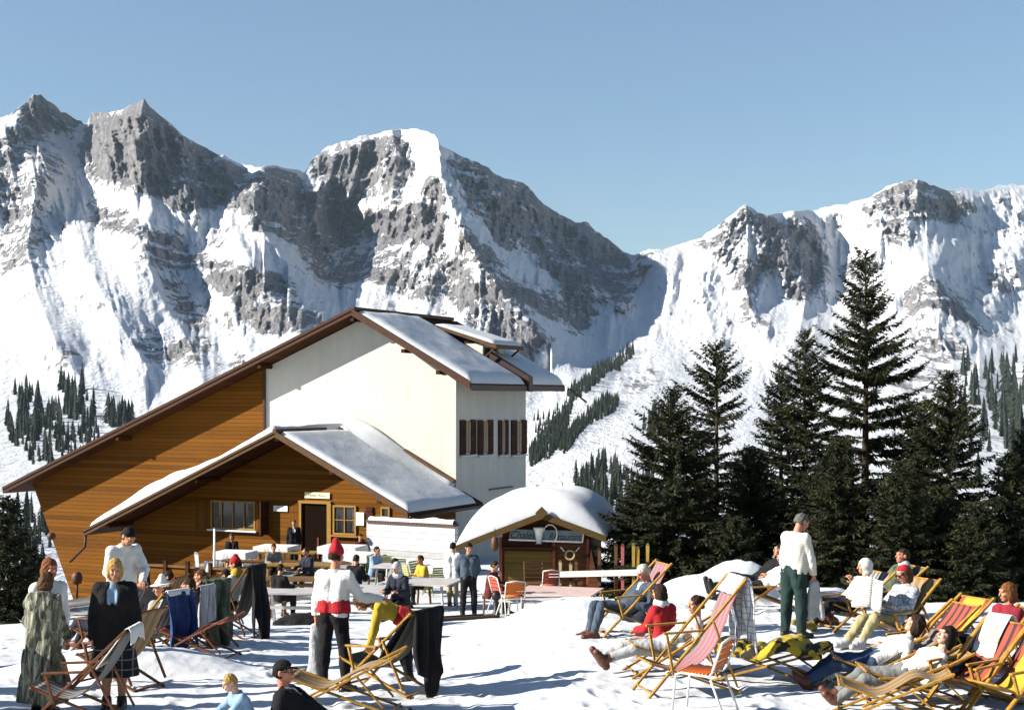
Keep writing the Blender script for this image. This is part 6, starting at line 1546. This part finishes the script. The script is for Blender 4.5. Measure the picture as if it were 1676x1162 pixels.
def chair_blanket(label, loc, rotz, mat_, top, W_=.60, seed=0, lift=.03):
    y, z = sling_profile(30, top=top); nx = 34; V = []; z = np.maximum(z, np.interp(np.linspace(0,1,30),[0,.5,1],[top[1],.34,.40]))
    for i in range(30):
        for j in range(nx):
            u = -1+2*j/(nx-1); x = u*W_/2*1.12; edge_ = max(0,abs(u)-.78)/.22
            bump_ = .06*abs(math.sin(math.pi*i/5))**.5*(1-edge_)*(.8+.4*abs(math.sin(u*4.7)))+.02*(float(N2.fbm(np.array([x*4.5+seed]),np.array([i*.22]),3)[0])-.5)
            V.append((x-.02*edge_*np.sign(u), y[i]+.03*math.sin(x*6+seed), z[i]+lift+bump_-edge_**1.4*.09))
    idx = np.arange(30*nx).reshape(30,nx); f = np.stack([idx[:-1,:-1],idx[1:,:-1],idx[1:,1:],idx[:-1,1:]],-1).reshape(-1,4)
    o = np_mesh('blanket',V,f,mat_); md = o.modifiers.new('thick','SOLIDIFY'); md.thickness = .02; o.location = loc; o.rotation_euler = (0,0,rotz); return tag(o,label,'blanket')
chair_blanket('quilted yellow and black blanket spread over the flat low deckchair', q, r_, BLKT, (.86,.42), seed=4)
q, r_ = deck(1248,24.2,-84); deckchair('deckchair left of the standing man in the white jumper', q, r_, S_RED, HONEY, top=(.62,.74))
person('sunbather in white shirt and dark trousers stretched out left of the standing man', q, r_, P_deck(.8,torso=(0,.86,.62),pelvis=(0,-.02,.38),hair=('dark','short'),head=(25,8),skin='tan',legL=((.10,-1,.06),(.0,-1,.02),(.1,-.3,1)),legR=((-.10,-1,.10),(.0,-1,-.02),(-.1,-.3,1)),armL=((.3,-.5,-.7),(-.7,-.4,.5)),armR=((-.3,-.5,-.7),(.7,-.5,.4)),wear=[('shirt',WHITEC),('trousers',BLACK),('shoes',BLKL)]), .015)
q, r_ = deck(1240,25.6,-86); deckchair('dark canvas deckchair half hidden behind the snow mound', q, r_, S_DK, REDW, top=(.62,.86), arms=False)
person('person in black leaning back behind the sunbather in white, arm behind the head', q, r_, P_deck(.8,torso=(0,.80,.66),pelvis=(0,.02,.44),head=(10,-12),hair=('black','short'),armL=((.6,.5,.4),(-.4,.7,.5)),wear=[('jacket',BLACK),('trousers',BLACK),('shoes',BLKL)]), .016)
q = at(1299,21.4); person('standing grey haired man in a cream jumper and blue green trousers before the spruces', q, rz(128), P_stand(H=1.80,girth=1.10,hair=('grey','short'),head=(-14,28),skin='red',torso=(0,-.10,1),neck=(0,-.5,.8),legL=((.10,-.02,-1),(.03,.06,-1),(.3,-1,-.12)),legR=((-.10,-.05,-1),(-.03,.08,-1),(-.3,-1,-.12)),armL=((.2,-.05,-1),(.05,-.2,-1)),armR=((-.2,-.18,-1),(-.03,-.22,-1)),wear=[('jumper',KNIT,{'infl':.008}),('trousers',TEAL,{'infl':.012}),('shoes',BLKL,{'h':.04})]), .013)
w_ = frame_pt(at(1299,21.4), rz(128), *(LASTJ['wrR']+LASTJ['faR']*.08)); hanging('jacket','light grey jacket dangling from the hand of the standing man','jacket', w_, .50, .06, .17, LGREY, 5)
q, r_ = deck(1392,22.2,-66); deckchair('deckchair of the woman in the white head scarf', q, r_, S_GREY, HONEY, top=(.6,.8))
person('woman in a white head scarf and cream top with long black trousers', q, r_, P_deck(.75,fem=True,pelvis=(0,-.05,.36),torso=(0,.72,.72),head=(-20,4),legL=((.10,-1,.10),(.0,-.75,-.66),(.1,-1,.3)),legR=((-.10,-1,.16),(.0,-.68,-.74),(-.1,-1,.3)),armL=((.2,-.6,-.6),(-.3,-.4,.8)),wear=[('jumper',CREAMC),('trousers',BLACK),('shoes',SOCK,{'h':.06}),('headscarf',WHITEC)]), .014)
q, r_ = deck(1448,23.4,-72); deckchair('deckchair behind the newspaper reader', q, r_, S_DK, HONEY, top=(.6,.78))
person('red faced sunbather with grey scarf behind the newspaper reader', q, r_, P_deck(.78,pelvis=(0,.0,.40),hair=('dark','short'),head=(-8,-6),skin='red',wear=[('jacket',GREENG),('scarf',LGREY),('trousers',NAVY),('shoes',BLKL)]), .015)
q, r_ = deck(1466,20.6,-62); deckchair('deckchair of the newspaper reader', q, r_, S_TAN, HONEY, top=(.56,.92))
person('woman in red cap, checked grey jacket and beige trousers holding a newspaper', q, r_, P_deck(.55,fem=True,pelvis=(0,-.06,.40),torso=(0,.55,.84),head=(-6,20),skin='red',hair=('brown','bob'),legL=((.10,-1,.16),(.0,-.62,-.78),(.1,-1,.0)),legR=((-.10,-1,.06),(.0,-.70,-.72),(-.1,-1,.0)),armL=((.3,-.55,-.75),(-.25,-.9,.25)),armR=((-.3,-.55,-.75),(.25,-.9,.3)),wear=[('jacket',CHECKW),('trousers',BEIGE),('shoes',LGREY,{'h':.06}),('cap',REDW_,{}),('band',WHITEC),('glasses',GLS)]), .013)
NEWS = mat_check('newsprint',(.60,.59,.55),(.30,.29,.28),30,(2,),.35)
np_ = frame_pt(q, r_, 0, -.46, .78); o = thing('newspaper','open white newspaper held by the woman in the red cap','newspaper',np_,r_)
for sx in (-1,1):
    V=[]; 
    for i in range(8):
        for j in range(6):
            u=i/7; w=j/5; V.append((sx*u*.30, -.10*math.sin(u*2.2)+.05*w, -.20+.42*w-.02*u))
    idx=np.arange(48).reshape(8,6); f=np.stack([idx[:-1,:-1],idx[1:,:-1],idx[1:,1:],idx[:-1,1:]],-1).reshape(-1,4); s_=np_mesh('page',V,f,NEWS,o); md=s_.modifiers.new('thick','SOLIDIFY'); md.thickness=.004
q, r_ = deck(1532,19.0,-60); deckchair('empty yellow deckchair with red edges', q, r_, S_YEL, HONEY, top=(.74,.86))
q, r_ = deck(1630,18.4,-66); deckchair('deckchair of the man in the dark red jumper', q, r_, S_DK, HONEY, top=(.62,.78))
person('brown haired person in a dark red jumper looking left at the right edge', q, r_, P_deck(.7,torso=(0,.55,.82),pelvis=(0,-.05,.40),hair=('auburn','bob'),head=(-15,6),armL=((.3,-.5,-.8),(-.2,-.8,-.5)),wear=[('jumper',mat_cloth('crimson_wool',(.22,.018,.03),.25)),('trousers',BLACK),('shoes',BLKL)]), .013)
q, r_ = deck(1428,17.6,-96); deckchair('low deckchair of the girl lying in jeans', q, r_, S_GREY, HONEY, top=(.74,.60), arms=False)
person('dark haired girl in a white shirt and jeans lying with her face to the sun', q, r_, P_deck(.95,torso=(0,.86,.50),pelvis=(0,.0,.34),fem=True,hair=('dark','bob'),head=(0,-28),skin='fair',neck=(0,.35,.9),legL=((.12,-1,-.06),(.0,-.85,-.53),(.1,-.7,.6)),legR=((-.12,-1,.0),(.0,-.80,-.6),(-.1,-.7,.6)),wear=[('shirt',WHITEC),('trousers',JEAN),('shoes',BROWNL)]), .013)
drape('jacket','taupe suede jacket hung over the low deckchair of the girl in jeans', q, r_, TAUPE, top=(.74,.64), front=.1, back=.5, W_=.5, amp=.05, seed=17, cat='jacket')
q, r_ = deck(1478,16.7,-92); deckchair('low deckchair of the front girl, its frame crossing the bottom edge', q, r_, S_TAN, HONEY, top=(.72,.58))
person('second dark haired girl in white lying just in front of the one in jeans', q, r_, P_deck(.95,torso=(0,.86,.48),pelvis=(0,.0,.32),fem=True,hair=('black','bob'),head=(20,-24),skin='fair',neck=(0,.35,.9),legL=((.12,-1,-.06),(.0,-.8,-.56),(.1,-.7,.6)),legR=((-.12,-1,.0),(.0,-.75,-.62),(-.1,-.7,.6)),wear=[('shirt',WHITEC),('trousers',GREYC),('shoes',BROWNL)]), .013)
q, r_ = deck(1588,16.3,-54); deckchair('empty red striped deckchair at the bottom right', q, r_, S_RED, HONEY, top=(.66,.90))
drape('towel','white flowered towel laid over the bottom right deckchair', q, r_, FLORAL, top=(.66,.93), front=.62, back=.10, W_=.30, amp=.012, seed=19, cat='towel', x0=-.1)
q, r_ = deck(1668,17.0,-60); deckchair('deckchair cut by the right edge of the view', q, r_, S_RED, HONEY, top=(.6,.95))

for px,d,rot,sl,top,lab in ((1445,15.9,-100,S_TAN,(.70,.52),'low empty deckchair frame crossing the bottom edge before the girls'),(1512,18.4,-70,S_RED,(.62,.86),'red striped deckchair between the yellow one and the lying girls'),(1655,15.9,-62,S_YEL,(.62,.92),'yellow deckchair in the bottom right corner'),(318,21.4,-104,S_RED,(.66,.60),'low empty deckchair on the snow right below the blue cloth')):
    q, r_ = deck(px,d,rot); deckchair(lab, q, r_, sl, REDW if px < 400 else HONEY, top=top, arms=px > 1500)
q, r_ = deck(176,22.6,-112); deckchair('deckchair behind the blonde woman in the dark jacket', q, r_, S_GREY, REDW)
person('sunbather in grey tweed behind the blonde woman in the dark jacket', q, r_, P_deck(.55,hair=('brown','short'),head=(20,4),wear=[('jacket',GREYC),('trousers',NAVY),('shoes',BROWNL)]), .018)
# heaps of clothes and bags left on the snow
def bundle(px, d, sx_, sy_, h_, mat_, label, seed):
    q = at(px, d); bm = bmesh.new(); bmesh.ops.create_icosphere(bm, subdivisions=4, radius=1)
    for v_ in bm.verts:
        c_ = v_.co; n_ = float(N2.fbm(np.array([c_.x*2.2+seed*5]),np.array([c_.y*2.2+c_.z*1.7]),4)[0])
        v_.co = Vector((c_.x*sx_, c_.y*sy_, max(c_.z,-.15)*h_))*(.5+1.0*n_)
    me = bpy.data.meshes.new('clothes_heap'); bm.to_mesh(me); bm.free(); me.materials.append(mat_); me.polygons.foreach_set('use_smooth',[True]*len(me.polygons))
    o = bpy.data.objects.new('clothes_heap', me); COL.objects.link(o); o.location = q; return tag(o, label, 'clothes')
bundle(505,31.5,.6,.3,.26,BLACK,'dark heap of clothes on the snow under the bleached table',1)
bundle(1345,22.6,.25,.25,.22,BROWNL,'brown bag on the snow between the standing man and the white head scarf',3)
bundle(1052,23.0,.3,.25,.25,NAVY,'navy bundle on the snow behind the old man in the deckchair',4)
# unseen deckchairs and blankets added past the left edge to throw shade inward
for k,(px,d,rot) in enumerate(((-150,16.3,-95),(-190,18.2,-110),(-160,20.5,-115),(-300,16.8,-90))):
    q, r_ = deck(px,d,rot); deckchair(('nearest','second','third','outermost')[k]+' added deckchair casting shade from beyond the left edge of the view', q, r_, S_DK, REDW, top=(.5,1.08))
    drape('blanket',('nearest','second','third','outermost')[k]+' added grey blanket casting shade from a deckchair beyond the left edge', q, r_, GREYC, top=(.5,1.08), front=.5, back=.95, W_=.56, amp=.05, seed=30+k)
# ================================================================== thin alpine haze
m = bpy.data.materials.new('alpine_haze'); m.use_nodes = True; t = m.node_tree
for n in list(t.nodes):
    if n.type == 'BSDF_PRINCIPLED': t.nodes.remove(n)
pv = t.nodes.new('ShaderNodeVolumePrincipled'); pv.inputs['Color'].default_value = (.60,.80,1,1); pv.inputs['Density'].default_value = 1.7e-5
pv.inputs['Anisotropy'].default_value = 0.0
t.links.new(pv.outputs[0], t.nodes['Material Output'].inputs['Volume'])
hz = MB().box((0,4100,900),(17000,8600,3000)).build('haze', m); tag(hz, kind='stuff', label='thin pale air haze filling the whole valley', cat='haze')
hz.display_type = 'WIRE'
